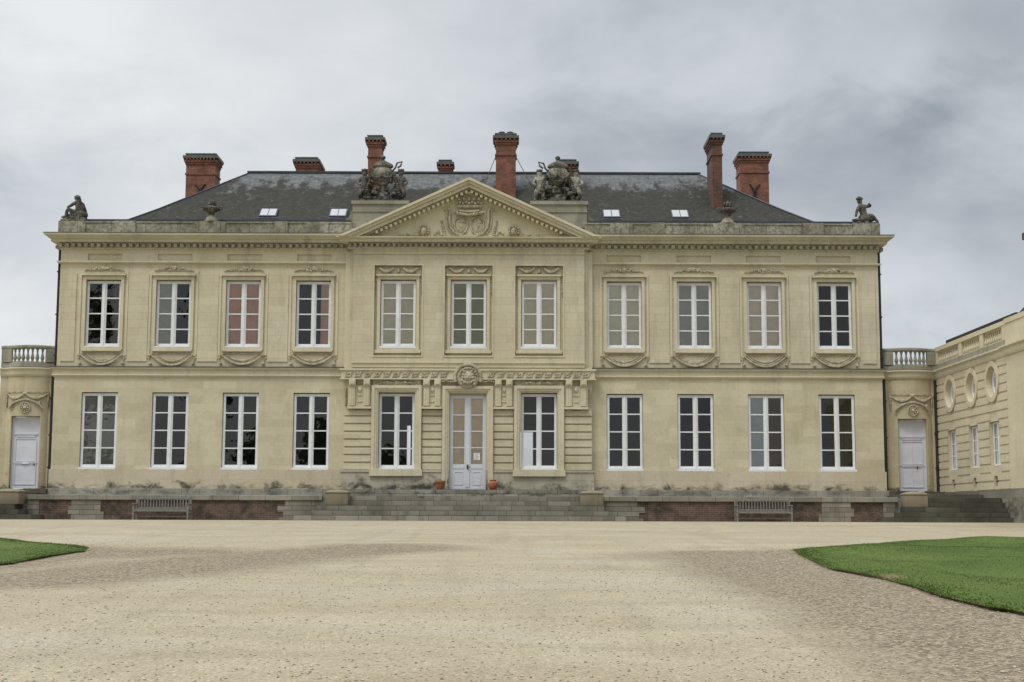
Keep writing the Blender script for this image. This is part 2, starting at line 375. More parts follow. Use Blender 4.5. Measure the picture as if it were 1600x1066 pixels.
peb = math_(nt, 'MULTIPLY', math_(nt, 'GREATER_THAN', bw3.outputs[0], .64), math_(nt, 'LESS_THAN', vo3.outputs['Distance'], .34))
c = mixc(nt, math_(nt, 'MULTIPLY', peb, .38), c, mixc(nt, ramp(nt, vg.outputs[0], .4, .6), (.17,.14,.10), (.66,.61,.5)))
cf = math_(nt, 'MULTIPLY', ramp(nt, math_(nt, 'ADD', math_(nt, 'MULTIPLY', a.outputs['Fac'], .9), math_(nt, 'MULTIPLY', noise(nt, pos, 1.6, 8, .75), .6)), .50, .98), .86)
vo2 = N(nt, 'ShaderNodeTexVoronoi', Scale=26); nt.links.new(pos, vo2.inputs['Vector'])
bw2 = nt.nodes.new('ShaderNodeRGBToBW'); nt.links.new(vo2.outputs['Color'], bw2.inputs[0])
cc = mixc(nt, ramp(nt, bw2.outputs[0], .3, .75), (.10,.077,.05), (.31,.255,.175))
c = mixc(nt, cf, c, cc)
c = mixc(nt, .6, c, mixc(nt, ramp(nt, noise(nt, pos, 55, 3, .8), .35, .65), (.66,.64,.62), (1.3,1.3,1.28)), 'MULTIPLY')
nt.links.new(c, b.inputs['Base Color']); b.inputs['Roughness'].default_value = .95; b.inputs['Specular IOR Level'].default_value = .15
bump(nt, b, math_(nt, 'ADD', math_(nt, 'MULTIPLY', vo.outputs['Distance'], -.6), math_(nt, 'MULTIPLY', noise(nt, pos, 9, 5, .7), 1.2)), .28, .015)
me.materials.append(m)

# lawns: low domed turf with a cut soil edge, blades on top
m, nt, b = newmat('lawn_turf'); pos = position(nt)
c = mixc(nt, ramp(nt, noise(nt, stretch(nt, pos, (1, .5, 1)), .7, 6, .6), .3, .7), (.050,.088,.016), (.105,.145,.028))
c = mixc(nt, math_(nt, 'MULTIPLY', ramp(nt, noise(nt, pos, 1.1, 5, .7), .62, .75), .5), c, (.14,.15,.04))
c = mixc(nt, .5, c, mixc(nt, noise(nt, pos, 28, 3), (.4,.4,.4), (1.3,1.3,1.3)), 'MULTIPLY')
nt.links.new(c, b.inputs['Base Color']); b.inputs['Roughness'].default_value = .9; b.inputs['Specular IOR Level'].default_value = .15
vd = nt.nodes.new('ShaderNodeVectorMath'); vd.operation = 'DISTANCE'; nt.links.new(stretch(nt, pos, (1, .45, 0)), vd.inputs[0]); vd.inputs[1].default_value = (7.85, -40.6*.45, 0)
c = mixc(nt, ramp(nt, math_(nt, 'ADD', vd.outputs['Value'], math_(nt, 'MULTIPLY', noise(nt, pos, 3, 4), .5)), .36, .6, (1,1,1,1), (0,0,0,1)), c, (.15,.11,.06))
nt.links.new(c, b.inputs['Base Color'])
bump(nt, b, noise(nt, pos, 22, 5), .4, .02); M['turf'] = m
def blade_mat(name, a1, a2):
    m, nt, b = newmat(name); pos = position(nt)
    c = mixc(nt, ramp(nt, noise(nt, pos, .8, 6, .7), .32, .68), a1, a2)
    c = mixc(nt, .35, c, mixc(nt, noise(nt, pos, 30, 2), (.5,.5,.5), (1.3,1.3,1.3)), 'MULTIPLY')
    nt.links.new(c, b.inputs['Base Color']); b.inputs['Roughness'].default_value = .7; b.inputs['Specular IOR Level'].default_value = .2; return m
M['blade'] = blade_mat('grass_blades', (.064,.110,.020), (.140,.185,.038))
def lawnz(P, x, y):
    d = dist(P, x, y); dome = .035+.10*np.clip(d/1.0, 0, 1)**.6+.04*np.sin(x*.9+y*.4)*np.clip(d/2, 0, 1)+.03*np.sin(y*1.3-x*.5)*np.clip(d/2, 0, 1)+.008*np.sin(x*2.7+y*1.9)
    return gzv(y)+und_at(x, y)+dome
def und_at(x, y): return .012*np.sin(x*.9+y*.35)+.010*np.sin(x*.31-y*.7+1)+.006*np.sin(x*2.3+1.3*y)
def lawn(P, side):
    bm = bmesh.new()
    n = len(P); rng = np.random.default_rng(3)
    Pj = P + rng.normal(0, .01, P.shape)
    x0, y0 = P.min(0); x1, y1 = P.max(0)
    gx, gy = np.meshgrid(np.arange(x0, x1, .4), np.arange(y0, y1, .4)); gx, gy = gx.ravel(), gy.ravel()
    k = inside(P, gx, gy) & (dist(P, gx, gy) > .2); gx, gy = gx[k], gy[k]
    from mathutils.geometry import delaunay_2d_cdt
    pts = [Vector(p) for p in Pj.tolist()]+[Vector(p) for p in zip(gx.tolist(), gy.tolist())]
    vo_, ed, fc, *_ = delaunay_2d_cdt(pts, [(i, (i+1) % n) for i in range(n)], [], 1, 1e-5)
    ax = np.array([v.x for v in vo_]); ay = np.array([v.y for v in vo_]); az = lawnz(P, ax, ay)
    vs = list(zip(ax.tolist(), ay.tolist(), az.tolist())); fcs = [list(f) for f in fc]
    mb = MB(); mb.add(vs, fcs)
    o = obj('lawn', mb, M['turf'], smooth=True, recalc=False); o['kind'] = 'structure'
    for p in o.data.polygons:
        pass
    # soil edge
    mb = MB()
    for i in range(n):
        a_, b_ = Pj[i-1], Pj[i]
        za = float(gz(a_[1]))-.06; zb = float(gz(b_[1]))-.06
        ta = float(lawnz(P, np.array([a_[0]]), np.array([a_[1]]))[0]); tb = float(lawnz(P, np.array([b_[0]]), np.array([b_[1]]))[0])
        mb.add([(a_[0], a_[1], za), (b_[0], b_[1], zb), (b_[0], b_[1], tb), (a_[0], a_[1], ta)], [(0, 1, 2, 3)])
    e = obj('soil_edge', mb, M['soil'], parent=o)
    return o
lr = lawn(LRS, 1); ll = lawn(LLS, -1)
def blades(P, n, xlo, xhi, ylo, yhi, seed, label):
    rng = np.random.default_rng(seed)
    x = rng.uniform(xlo, xhi, n); y = rng.uniform(ylo, yhi, n)
    k = inside(P, x, y); x, y = x[k], y[k]
    # extra blades overhanging the edge
    m_ = 30000; i = rng.integers(0, len(P), m_); t = rng.random(m_)[:, None]
    e = P[i-1]*(1-t)+P[i]*t+rng.normal(0, .045, (m_, 2)); k = (e[:, 0] > xlo) & (e[:, 0] < xhi) & (e[:, 1] > ylo); e = e[k]
    x = np.concatenate([x, e[:, 0]]); y = np.concatenate([y, e[:, 1]])
    k = (np.hypot((x-7.85), (y+40.6)*.45) > .12+.22*rng.random(len(x)))|(rng.random(len(x)) < .12); x, y = x[k], y[k]
    z = lawnz(P, x, y)-.01; n = len(x); h = rng.uniform(.008, .024, n); a_ = rng.uniform(0, 6.28, n); w = rng.uniform(.006, .012, n)
    lx, ly = rng.normal(0, .018, n), rng.normal(0, .018, n)
    v0 = np.stack([x-np.cos(a_)*w, y-np.sin(a_)*w, z], 1); v1 = np.stack([x+np.cos(a_)*w, y+np.sin(a_)*w, z], 1); v2 = np.stack([x+lx, y+ly, z+h], 1)
    V = np.stack([v0, v1, v2], 1).reshape(-1, 3)
    me = bpy.data.meshes.new('grass'); me.vertices.add(3*n); me.vertices.foreach_set('co', V.ravel())
    me.loops.add(3*n); me.loops.foreach_set('vertex_index', np.arange(3*n, dtype=np.int32))
    me.polygons.add(n); me.polygons.foreach_set('loop_start', np.arange(0, 3*n, 3, dtype=np.int32)); me.update(); me.validate()
    me.materials.append(M['blade']); o = bpy.data.objects.new('grass', me); COL.objects.link(o)
    tag(o, label, 'grass', kind='stuff')
blades(LRS, 330000, 7, 18, -50, -24, 5, 'short green grass covering the large lawn at the right edge of the gravel')
blades(LLS, 120000, -14, -7, -40, -24, 6, 'short green grass covering the small visible tip of the left lawn')
# loose pebbles along the lawn edge
rng = np.random.default_rng(11); mb = MB(); iv, if_ = ico(1)
cx_, cy_ = rng.uniform(-9, 13, 90000), rng.uniform(-53, -27, 90000)
dd_ = np.minimum(dist(LRS, cx_, cy_), dist(LLS, cx_, cy_))
ok = ~(inside(LRS, cx_, cy_) | inside(LLS, cx_, cy_)) & (rng.random(90000) < .55*np.exp(-dd_/1.0)+.03)
px_ = list(zip(cx_[ok].tolist(), cy_[ok].tolist()))[:12000]
fx_, fy_ = rng.uniform(-5, 9, 9000), -52.5+15*rng.random(9000)**1.5
ok = ~inside(LRS, fx_, fy_); px_ += list(zip(fx_[ok].tolist(), fy_[ok].tolist()))
ov = [Vector(v) for v in [(1,0,0),(-1,0,0),(0,1,0),(0,-1,0),(0,0,1),(0,0,-1)]]
of = [(0,2,4),(2,1,4),(1,3,4),(3,0,4),(2,0,5),(1,2,5),(3,1,5),(0,3,5)]
for x, y in px_:
    s_ = .004+.013*rng.random()**2.2; q = Matrix.Rotation(rng.uniform(0, 6), 3, 'Z'); z = gz(y)+float(und_at(x, y))+s_*.3
    mb.add([q @ Vector((v.x*s_*rng.uniform(.8,1.5), v.y*s_, v.z*s_*.7))+Vector((x, y, z)) for v in ov], of)
m, nt, b = newmat('loose_pebble'); c = mixc(nt, ramp(nt, noise(nt, position(nt), 35, 2), .35, .65), (.20,.165,.115), (.50,.44,.33)); nt.links.new(c, b.inputs['Base Color']); b.inputs['Roughness'].default_value = .9
pb = obj('loose_pebbles', mb, m); tag(pb, 'loose pale pebbles scattered on the gravel beside the lawns', 'pebbles', kind='stuff')

# ------------------------------------------------------------------ main house
BAYS = [-16.05+3.065*0, -12.97, -9.9, -6.82]; BAYS = BAYS+[-b_ for b_ in BAYS[::-1]]
CB = [-3.08, 0.0, 3.08]
UPZ = (7.5, 10.46); LOZ = (2.2, 5.5)
house = thing('country_house', 'long two storey cream limestone mansion with central pediment and slate hip roof', 'mansion')
H = house
# side wings walls (front)
for s_ in (-1, 1):
    bs = [b_ for b_ in BAYS if b_*s_ > 0]
    xa, xb = (-18., -5.2) if s_ < 0 else (5.2, 18.)
    up = [(b_-.78, b_+.78, *UPZ) for b_ in bs]; lo = [(b_-.79, b_+.79, *LOZ) for b_ in bs]
    fr = [(b_-.76, b_+.76, 11.34, 11.63) for b_ in bs]
    obj('wall', MB().wall(xa, xb, 6.25, 11.25, up, 0, .45), M['wall_up'], H)
    obj('wall', MB().wall(xa-(.06 if s_ < 0 else 0), xb+(.06 if s_ > 0 else 0), 2.15, 6.25, lo, -.05, .45), M['wall_low'], H)
    mb = MB().wall(xa, xb, 11.25, 12.4, fr, 0, .09); mb.box(xa, xb, .09, .4, 11.25, 12.4); obj('frieze', mb, M['trim'], H)
    pl = MB().box(xa-(.12 if s_ < 0 else 0), xb+(.12 if s_ > 0 else 0), -.12, .44, 1.33, 2.15); obj('plinth', pl, M['plinth'], H)
    bsb = MB().box(xa-(.2 if s_ < 0 else 0), xb+(.2 if s_ > 0 else 0), -.22, .44, .6, 1.33)
    obj('base_course', bsb, M['base'], H)
    # pier panels between windows
    e = sorted(bs)
    cs = [((a_+b_)/2, .44) for a_, b_ in zip(e, e[1:])]
    for cx, hw_ in cs+[(s_*17.55, .3)]: obj('pier_panel', MB().box(cx-hw_, cx+hw_, -.045, .01, 6.86, 10.72), M['wall_up'], H)
    # architrave bead under frieze
    if s_ < 0: p1 = [(-18, 3), (-18, 0), (-5.3, 0)]
    else: p1 = [(5.3, 0), (18, 0), (18, 3)]
    obj('architrave', MB().sweep(p1, [(-.02,11.17),(.10,11.20),(.14,11.23),(.14,11.28),(-.02,11.31)]), M['trim'], H)
    obj('string_course', MB().sweep(p1, [(-.02,6.12),(.05,6.14),(.14,6.2),(.17,6.24),(.12,6.27),(.12,6.48),(.22,6.51),(.25,6.57),(-.02,6.64)]), M['trim'], H)
    obj('ledge_flashing', MB().sweep(p1, [(-.01,6.572),(.262,6.572),(.262,6.60),(-.01,6.65)]), M['grime'], H)
    # cornice + dentils
    CP = [(-.02,11.80),(.05,11.82),(.07,11.87),(.08,12.07),(.34,12.10),(.36,12.12),(.36,12.22),(.42,12.24),(.50,12.31),(.61,12.37),(.62,12.45),(-.02,12.50)]
    p2 = [(-18, 14), (-18, 0), (-5.3, 0)] if s_ < 0 else [(5.3, 0), (18, 0), (18, 14)]
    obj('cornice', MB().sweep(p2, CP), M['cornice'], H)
    obj('ledge_flashing', MB().sweep(p2, [(-.01,12.452),(.632,12.452),(.632,12.478),(-.01,12.53)]), M['grime'], H)
    mb = MB(); n = 45
    for i in range(n):
        x = s_*(5.6+i*.281)
        mb.box(x-.075, x+.075, -.27, -.06, 11.89, 12.05)
    for i in range(12): mb.box(s_*18.25-.07, s_*18.25+.07, .2+i*.28, .35+i*.28, 11.9, 12.04)
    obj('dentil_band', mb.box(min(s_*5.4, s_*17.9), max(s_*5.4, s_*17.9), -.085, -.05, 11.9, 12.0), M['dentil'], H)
    # parapet with slightly proud blocks
    mb = MB(); xa, xb = (-17.95, -5.1) if s_ < 0 else (5.1, 17.95)
    mb.box(xa, xb, -.18, .12, 12.46, 12.98)
    mb.box(xa, xb, -.22, .16, 12.98, 13.04)
    for cx, hw in ((17.5, .6), (15.15, .45), (11.42, .46), (11.42, .68), (8.3, .3), (6.7,.5)):
        mb.box(s_*cx-hw, s_*cx+hw, -.23-.03*(1 if hw < .5 else 0), .1, 12.47, 13.045+.01*(1 if hw < .5 else 0))
    mb.box(s_*17.5-.59, s_*17.5+.59, -.21, .9, 12.6, 13.06)
    obj('parapet', mb, M['parapet'], H)
    mb = MB(); x_in = 5.3
    mb.box(min(s_*17.9, s_*x_in), max(s_*17.9, s_*x_in), .3, .42, 12.5, 13.24); obj('gutter', mb, M['lead'], H)
    # side and drain pipes
    mb = MB()
    x = s_*18.06
    mb.tube([(x+.03*s_, .12, 11.8), (x+.03*s_, .12, 6.65)], .055, 8); mb.tube([(x+.10*s_, .1, 6.2), (x+.10*s_, .1, 1.0)], .07, 8)
    for z in (10.8, 8.9, 7.1): mb.box(x+.02*s_-.08, x+.02*s_+.08, .03, .2, z, z+.06)
    for z in (5.2, 3.6, 2.2): mb.box(x+.1*s_-.09, x+.1*s_+.09, .02, .2, z, z+.06)
    obj('drainpipe', mb, M['pipe'], H, smooth=True)

# side/back walls, floors, interior partition with doorways (sight lines through to the garden)
for s_ in (-1, 1): obj('side_wall', MB().box(s_*18-.22*(1 if s_ > 0 else -1)-.22, s_*18-.22*(1 if s_ > 0 else -1)+.22, .45, 14, .6, 12.4), M['wall_up'], H)
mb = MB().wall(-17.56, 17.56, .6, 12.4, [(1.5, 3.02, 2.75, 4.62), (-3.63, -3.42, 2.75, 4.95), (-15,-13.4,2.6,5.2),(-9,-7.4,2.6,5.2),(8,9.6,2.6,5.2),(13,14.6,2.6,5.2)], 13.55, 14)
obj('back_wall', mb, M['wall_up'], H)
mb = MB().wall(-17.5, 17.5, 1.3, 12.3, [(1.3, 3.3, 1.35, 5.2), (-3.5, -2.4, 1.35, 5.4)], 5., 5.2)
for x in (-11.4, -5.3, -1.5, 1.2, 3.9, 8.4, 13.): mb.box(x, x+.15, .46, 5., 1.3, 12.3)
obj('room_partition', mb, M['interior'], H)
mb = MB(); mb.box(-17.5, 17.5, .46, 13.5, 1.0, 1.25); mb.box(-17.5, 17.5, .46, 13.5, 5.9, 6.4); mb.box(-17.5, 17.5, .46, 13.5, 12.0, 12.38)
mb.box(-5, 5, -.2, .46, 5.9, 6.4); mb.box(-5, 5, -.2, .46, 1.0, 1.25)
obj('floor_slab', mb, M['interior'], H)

# central avant-corps
up = [(b_-1.1, b_+1.1, 7.05, 11.14) for b_ in CB]; upi = [(b_-.78, b_+.78, *UPZ) for b_ in CB]
lo = [(b_-.79, b_+.79, *LOZ) for b_ in (CB[0], CB[2])]+[(-.80, .80, 1.3, 5.42)]
obj('central_wall', MB().wall(-5.06, 5.06, 6.6, 11.95, up, -.4, -.26), M['wall_up'], H)
mb = MB().wall(-5.2, 5.2, 6.4, 11.95, upi, -.26, .1); obj('recess_wall', mb, M['wall_up'], H)
mb = MB()
for s_ in (-1, 1): obj('corner_strip', MB().box(min(s_*5.06, s_*5.42), max(s_*5.06, s_*5.42), -.18, .02, 6.6, 11.72), M['trim'], H)
mb.box(-5.06, 5.06, -.46, -.39, 11.58, 11.66); mb.box(-5.06, 5.06, -.43, -.39, 11.66, 11.84)
obj('fillet', mb, M['trim'], H)
obj('fillet', MB().box(-5.1, 5.1, -.45, -.39, 6.78, 6.84), M['trim'], H)
obj('central_wall', MB().wall(-5.38, 5.38, 2.15, 6.62, lo, -.33, .1), M['wall_low'], H)
mb = MB().wall(-5.45, 5.45, 1.3, 2.15, [(-.805, .805, 1.2, 2.3)], -.5, .1); mb.box(-5.5, -1.12, -.54, -.45, 2.06, 2.155); mb.box(1.12, 5.5, -.54, -.45, 2.06, 2.155)
obj('plinth', mb, M['plinth_c'], H)
for c_ in (CB[0], CB[2]): obj('window_apron', MB().box(c_-1.13, c_+1.13, -.62, -.45, 1.89, 2.17), M['trim'], H)
# rusticated courses (real grooves)
for a_, b_ in ((-5.36, -4.18), (-1.97, -1.12), (1.12, 1.97), (4.18, 5.36)):
    mb = MB(); z = 2.15; mb.box(a_+.01, b_-.01, -.345, -.325, 2.16, 4.7)
    while z < 4.7:
        mb.box(a_, b_, -.43, -.34, z+.022, min(z+.285, 4.72)); z += .334
    obj('rusticated_pier', mb, M['wall_low'], H)
# architraves of ground windows and door
mb = MB()
for c_, zb in ((CB[0], 2.17), (CB[2], 2.17), (0, 1.31)):
    mb = MB(); hw, zt = (1.08, 5.80) if c_ else (1.10, 5.78)
    mb.frame(c_-hw, c_+hw, zb, zt, .13, -.56, -.33, False)
    mb.frame(c_-hw+.13, c_+hw-.13, zb, zt-.13, .09, -.515, -.33, False)
    mb.frame(c_-hw+.22, c_+hw-.22, zb, zt-.22, .07, -.46, -.33, False)
    obj('architrave', mb, M['trim'], H)
# frieze band with running scroll
mb = MB(); mb.box(-5.5, 5.5, -.56, -.3, 6.10, 6.44); mb.box(-5.56, 5.56, -.62, -.3, 6.44, 6.52); mb.box(-5.55, 5.55, -.60, -.3, 6.05, 6.10)
obj('frieze_band', mb, M['trim'], H)
mb = MB(); n = 26
for i in range(n):
    x0 = -5.35+i*10.7/n
    if i == n//2: obj('scroll_frieze', mb, M['relief'], H, smooth=True); mb = MB()
    if abs(x0+.2) < .65: continue
    pts = []
    for k in range(13):
        t = k/12; a_ = t*2*math.pi*1.15; rr = .14*(1-t*.75)
        pts.append((x0+.2+(rr*math.cos(a_+2.6)), -.59, 6.27+rr*.85*math.sin(a_+2.6)))
    mb.tube(pts, .038, 5)
    mb.tube([(x0+.02, -.58, 6.14), (x0+.2, -.58, 6.22), (x0+.38, -.58, 6.40)], .036, 5)
    mb.blob((x0+.2, -.57, 6.27), (.05, .03, .05), 1)
obj('scroll_frieze', mb, M['relief'], H, smooth=True)
# consoles / triglyph pairs
def consoles(xs_, outer=None):
    mb = MB()
    lo_, hi_ = min(xs_)-.2, max(xs_)+.2
    mb.box(lo_, hi_, -.44, -.33, 4.86, 5.80)
    for x in xs_:
        mb.box(x-.14, x+.14, -.64, -.33, 5.80, 6.05); mb.box(x-.10, x+.10, -.675, -.63, 5.85, 6.0)
        mb.box(x-.12, x+.12, -.56, -.33, 4.92, 5.80); mb.box(x-.15, x+.15, -.60, -.33, 5.76, 5.80)
        for dx in (-.05, .05): mb.box(x+dx-.015, x+dx+.015, -.58, -.55, 5.0, 5.7)
        for dx in (-.07, 0, .07): mb.blob((x+dx, -.50, 4.72), (.03, .04, .04), 1)
    mb.box(lo_, hi_, -.62, -.33, 4.78, 4.87)
    m_ = (lo_+hi_)/2; mb.blob((m_, -.47, 5.62), (.10, .06, .12), 1, .1); mb.box(m_-.1, m_+.1, -.48, -.43, 5.08, 5.14); mb.box(m_-.1, m_+.1, -.48, -.43, 5.36, 5.42)
    return mb
for s_ in (-1, 1):
    obj('console_pair', consoles([s_*5.0, s_*4.37]), M['trim'], H, smooth=True)
    obj('console_pair', consoles([s_*1.79, s_*1.31]), M['trim'], H, smooth=True)
    mb = MB()
    for k in range(9): mb.blob((s_*5.30, -.42, 5.65-k*.085), (.06, .09, .05), 1, .15)
    obj('bellflower_drop', mb, M['relief'], H, smooth=True)
# carved lintel friezes over ground windows
def spray(mb, cx, y, z, hw, h, n=22, seed=1):
    rr = random.Random(seed)
    for i in range(n):
        t = -1+2*i/(n-1); hh = h*(1-abs(t))**.7
        for k in range(2):
            zz_ = z+rr.uniform(.15, .95)*hh*.9
            mb.blob((cx+t*hw+rr.uniform(-.02, .02), y-.03*rr.random(), zz_), (.065*(1.15-.6*abs(t)), .05, .032+.03*(1-abs(t))), 1, .2, rr.uniform(-.7, .7))
    mb.blob((cx, y-.03, z+h*.5), (.11, .07, h*.45), 1, .12)
    mb.tube([(cx-hw, y, z), (cx, y-.01, z+.015), (cx+hw, y, z)], .022, 5)
for c_ in (CB[0], CB[2]):
    mb = MB(); mb.box(c_-1.05, c_+1.05, -.47, -.33, 5.81, 5.86); mb.box(c_-1.05, c_+1.05, -.44, -.33, 5.86, 6.04)
    for d_ in (-1, 1): spray(mb, c_+d_*.38, -.47, 5.87, .36, .12, 10, 4)
    mb.blob((c_, -.49, 5.94), (.12, .06, .09), 1, .1); obj('lintel_carving', mb, M['relief'], H, smooth=True)
# medallion with bearded mask
mb = MB()
ring = [(.56*math.cos(a_), .56*math.sin(a_)) for a_ in np.linspace(-.35, math.pi+.35, 22)]
mb.tube([(x, -.62, 6.14+z) for x, z in ring], .075, 6)
mb.lathe([(.5, 0), (.46, .05), (.40, .07)], 0, 0, 0, 24); n0 = len(mb.v)-24*3
for i in range(n0, len(mb.v)):
    x, y, z = mb.v[i]; mb.v[i] = (x, -.56-z*1.6, 6.14+y)
mb.f[-2:] = []
mb.add([(.41*math.cos(k*math.pi/12), -.66, 6.14+.41*math.sin(k*math.pi/12)) for k in range(24)], [tuple(range(24))])
mb.blob((0, -.70, 6.16), (.2, .13, .26), 2); mb.blob((0, -.83, 6.13), (.045, .06, .08), 1)
for s_ in (-1, 1):
    mb.blob((s_*.08, -.80, 6.22), (.05, .03, .025), 1); mb.blob((s_*.1, -.78, 6.1), (.07, .05, .06), 1)
    for k in range(5): mb.blob((s_*(.16+.03*k), -.72, 6.38-.13*k), (.08, .07, .08), 1, .15)
for k in range(5): mb.blob((-.16+.08*k, -.76, 5.93-.02*(2-abs(k-2))), (.05, .06, .09), 1, .1)
mb.blob((0, -.79, 6.01), (.07, .04, .02), 1)
for k in range(9):
    a_ = math.pi*(k+.5)/9; mb.blob((.36*math.cos(a_), -.68, 6.2+.34*math.sin(a_)), (.06, .05, .06), 1, .2)
for s_ in (-1, 1):
    for k in range(8): mb.blob((s_*(.62+k*.07), -.55, 5.98-.02*math.sin(k)), (.07, .05, .045*(1-.05*k)), 1, .2)
obj('medallion', mb, M['relief'], H, smooth=True, angle=50)

# window surrounds, side bays
def swag(mb, cx, y, ztop, hw, sag, r=.04, n=13, lobes=True):
    pts = []; rs = []
    for k in range(n):
        t = -1+2*k/(n-1); pts.append((cx+t*hw, y-.02*(1-t*t), ztop-sag*(1-t*t))); rs.append(r*(.55+.6*(1-t*t)))
    mb.tube(pts, rs, 6)
for i, c_ in enumerate(BAYS):
    mb = MB()
    mb.frame(c_-.90, c_+.90, 7.36, 10.60, .13, -.08, .01, True)
    mb.box(c_-.97, c_+.97, -.18, .01, 10.64, 10.71); mb.box(c_-.93, c_+.93, -.07, .01, 10.60, 10.63)
    mb.frame(c_-1.08, c_+1.08, 7.0, 10.84, .10, -.04, .01, False)
    mb.box(c_-.86, c_+.86, -.13, .01, 7.30, 7.36)
    obj('window_surround', mb, M['trim'], H)
    mb = MB(); spray(mb, c_, -.05, 10.86, .84, .24, 20, 10+i); obj('foliage_spray', mb, M['relief'], H, smooth=True)
    mb = MB()
    sg = .44+.08*random.random(); swag(mb, c_, -.07, 7.2, .95, sg, .05); swag(mb, c_+random.uniform(-.04,.04), -.055, 7.17, .66, .24+.1*random.random(), .034)
    if c_ > 0: swag(mb, c_, -.05, 7.19, .8, .40, .035)
    mb.tube([(c_-.95, -.04, 7.19), (c_, -.04, 7.22), (c_+.95, -.04, 7.19)], .026, 5)
    for s_ in (-1, 1):
        mb.blob((c_+s_*.98, -.05, 7.13), (.10, .05, .07), 1, .15)
        mb.tube([(c_+s_*.95, -.045, 7.1), (c_+s_*1.0, -.045, 6.95), (c_+s_*.93, -.045, 6.82)], .026, 5)
        mb.blob((c_+s_*.93, -.06, 6.77), (.09, .06, .07), 1, .15)
    for k in range(7): mb.blob((c_-.3+.1*k, -.06, 6.95-.05*(1-abs(k-3)/3)), (.06, .04, .04), 1, .2)
    obj('swag', mb, M['relief'], H, smooth=True)
for i, c_ in enumerate(CB):
    mb = MB()
    mb.frame(c_-.92, c_+.92, 7.36, 10.62, .13, -.33, -.25, True); mb.box(c_-.97, c_+.97, -.42, -.25, 10.62, 10.70)
    mb.box(c_-1.0, c_+1.0, -.40, -.25, 7.22, 7.30); mb.box(c_-1.03, c_+1.03, -.36, -.25, 7.30, 7.36); mb.frame(c_-1.1, c_+1.1, 7.05, 11.14, .06, -.43, -.36, True)
    obj('window_surround', mb, M['trim'], H)
    mb = MB(); mb.frame(c_-1.0, c_+1.0, 10.74, 11.06, .03, -.30, -.25, True)
    for s_ in (-1, 1):
        swag(mb, c_+s_*.52, -.33, 11.0, .32, .19, .07, 9)
        for k in range(7): mb.blob((c_+s_*(.52)-.24+.08*k, -.34, 10.92-.10*(1-((k-3)/3)**2)), (.05, .04, .045), 1, .2)
        mb.blob((c_+s_*.86, -.32, 10.97), (.05, .05, .06), 1)
        for k in range(11): mb.blob((c_+s_*1.035, -.31, 10.65-k*.085), (.05*(1 if k % 3 else 1.5), .09, .04), 1, .1)
    mb.lathe([(.0, 0), (.08, .0), (.09, .1), (.05, .13), (.08, .18), (.02, .2)], c_, -.31, 10.78, 8)
    obj('festoon', mb, M['relief'], H, smooth=True)

# pediment
PED = thing if False else None
A, mS = 14.87, .46; kv = math.sqrt(1+mS*mS)
def chev(t0, t1, yf, yb, zb=12.27):
    a0, a1 = A-t0*kv, A-t1*kv
    x0, x1 = (a0-zb)/mS, (a1-zb)/mS
    return MB().poly([(-x0, zb), (0, a0), (x0, zb), (x1, zb), (0, a1), (-x1, zb)], yf, yb)
CPc = [(-.02,11.80),(.05,11.82),(.07,11.87),(.08,12.04),(.40,12.07),(.42,12.09),(.42,12.20),(.55,12.22),(.56,12.27),(-.02,12.275)]
mb = MB().sweep([(-5.22, .2), (-5.22, -.4), (5.22, -.4), (5.22, .2)], CPc)
pedi = obj('pediment', mb, M['trim'], H)
mb = MB(); n = 44
for i in range(n):
    x = -5.2+10.4*i/(n-1); mb.box(x-.06, x+.06, -.68, -.47, 11.87, 12.03)
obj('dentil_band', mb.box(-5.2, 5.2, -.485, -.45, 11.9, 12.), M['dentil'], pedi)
obj('tympanum', MB().poly([(-5.0, 12.2), (0, 14.5), (5.0, 12.2)], -.46, .3), M['trim'], pedi)
mb = MB()
for t0, t1, yf in ((0, .10, -1.12), (.10, .22, -1.04), (.222, .36, -.94), (.362, .43, -.66), (.432, .62, -.50)):
    q = chev(t0, t1, yf, -.1); mb.add(q.v, q.f)
obj('raking_cornice', mb, M['trim'], pedi)
mb = MB(); L = 5.0; n = 23
for s_ in (-1, 1):
    for i in range(n):
        x = s_*(.12+i*.205); z = A-.52*kv-mS*abs(x)
        if z < 12.36: continue
        mb.box(x-.055, x+.055, -.86, -.49, z-.05+.03, z+.09)
mb.blob((0, -.68, A-.55*kv), (.08, .12, .08), 1)
obj('modillions', mb, M['trim'], pedi)
obj('pediment_backing', MB().poly([(-5.5, 12.1), (0, 14.7), (5.5, 12.1)], -.1, .35), M['grey'], pedi)
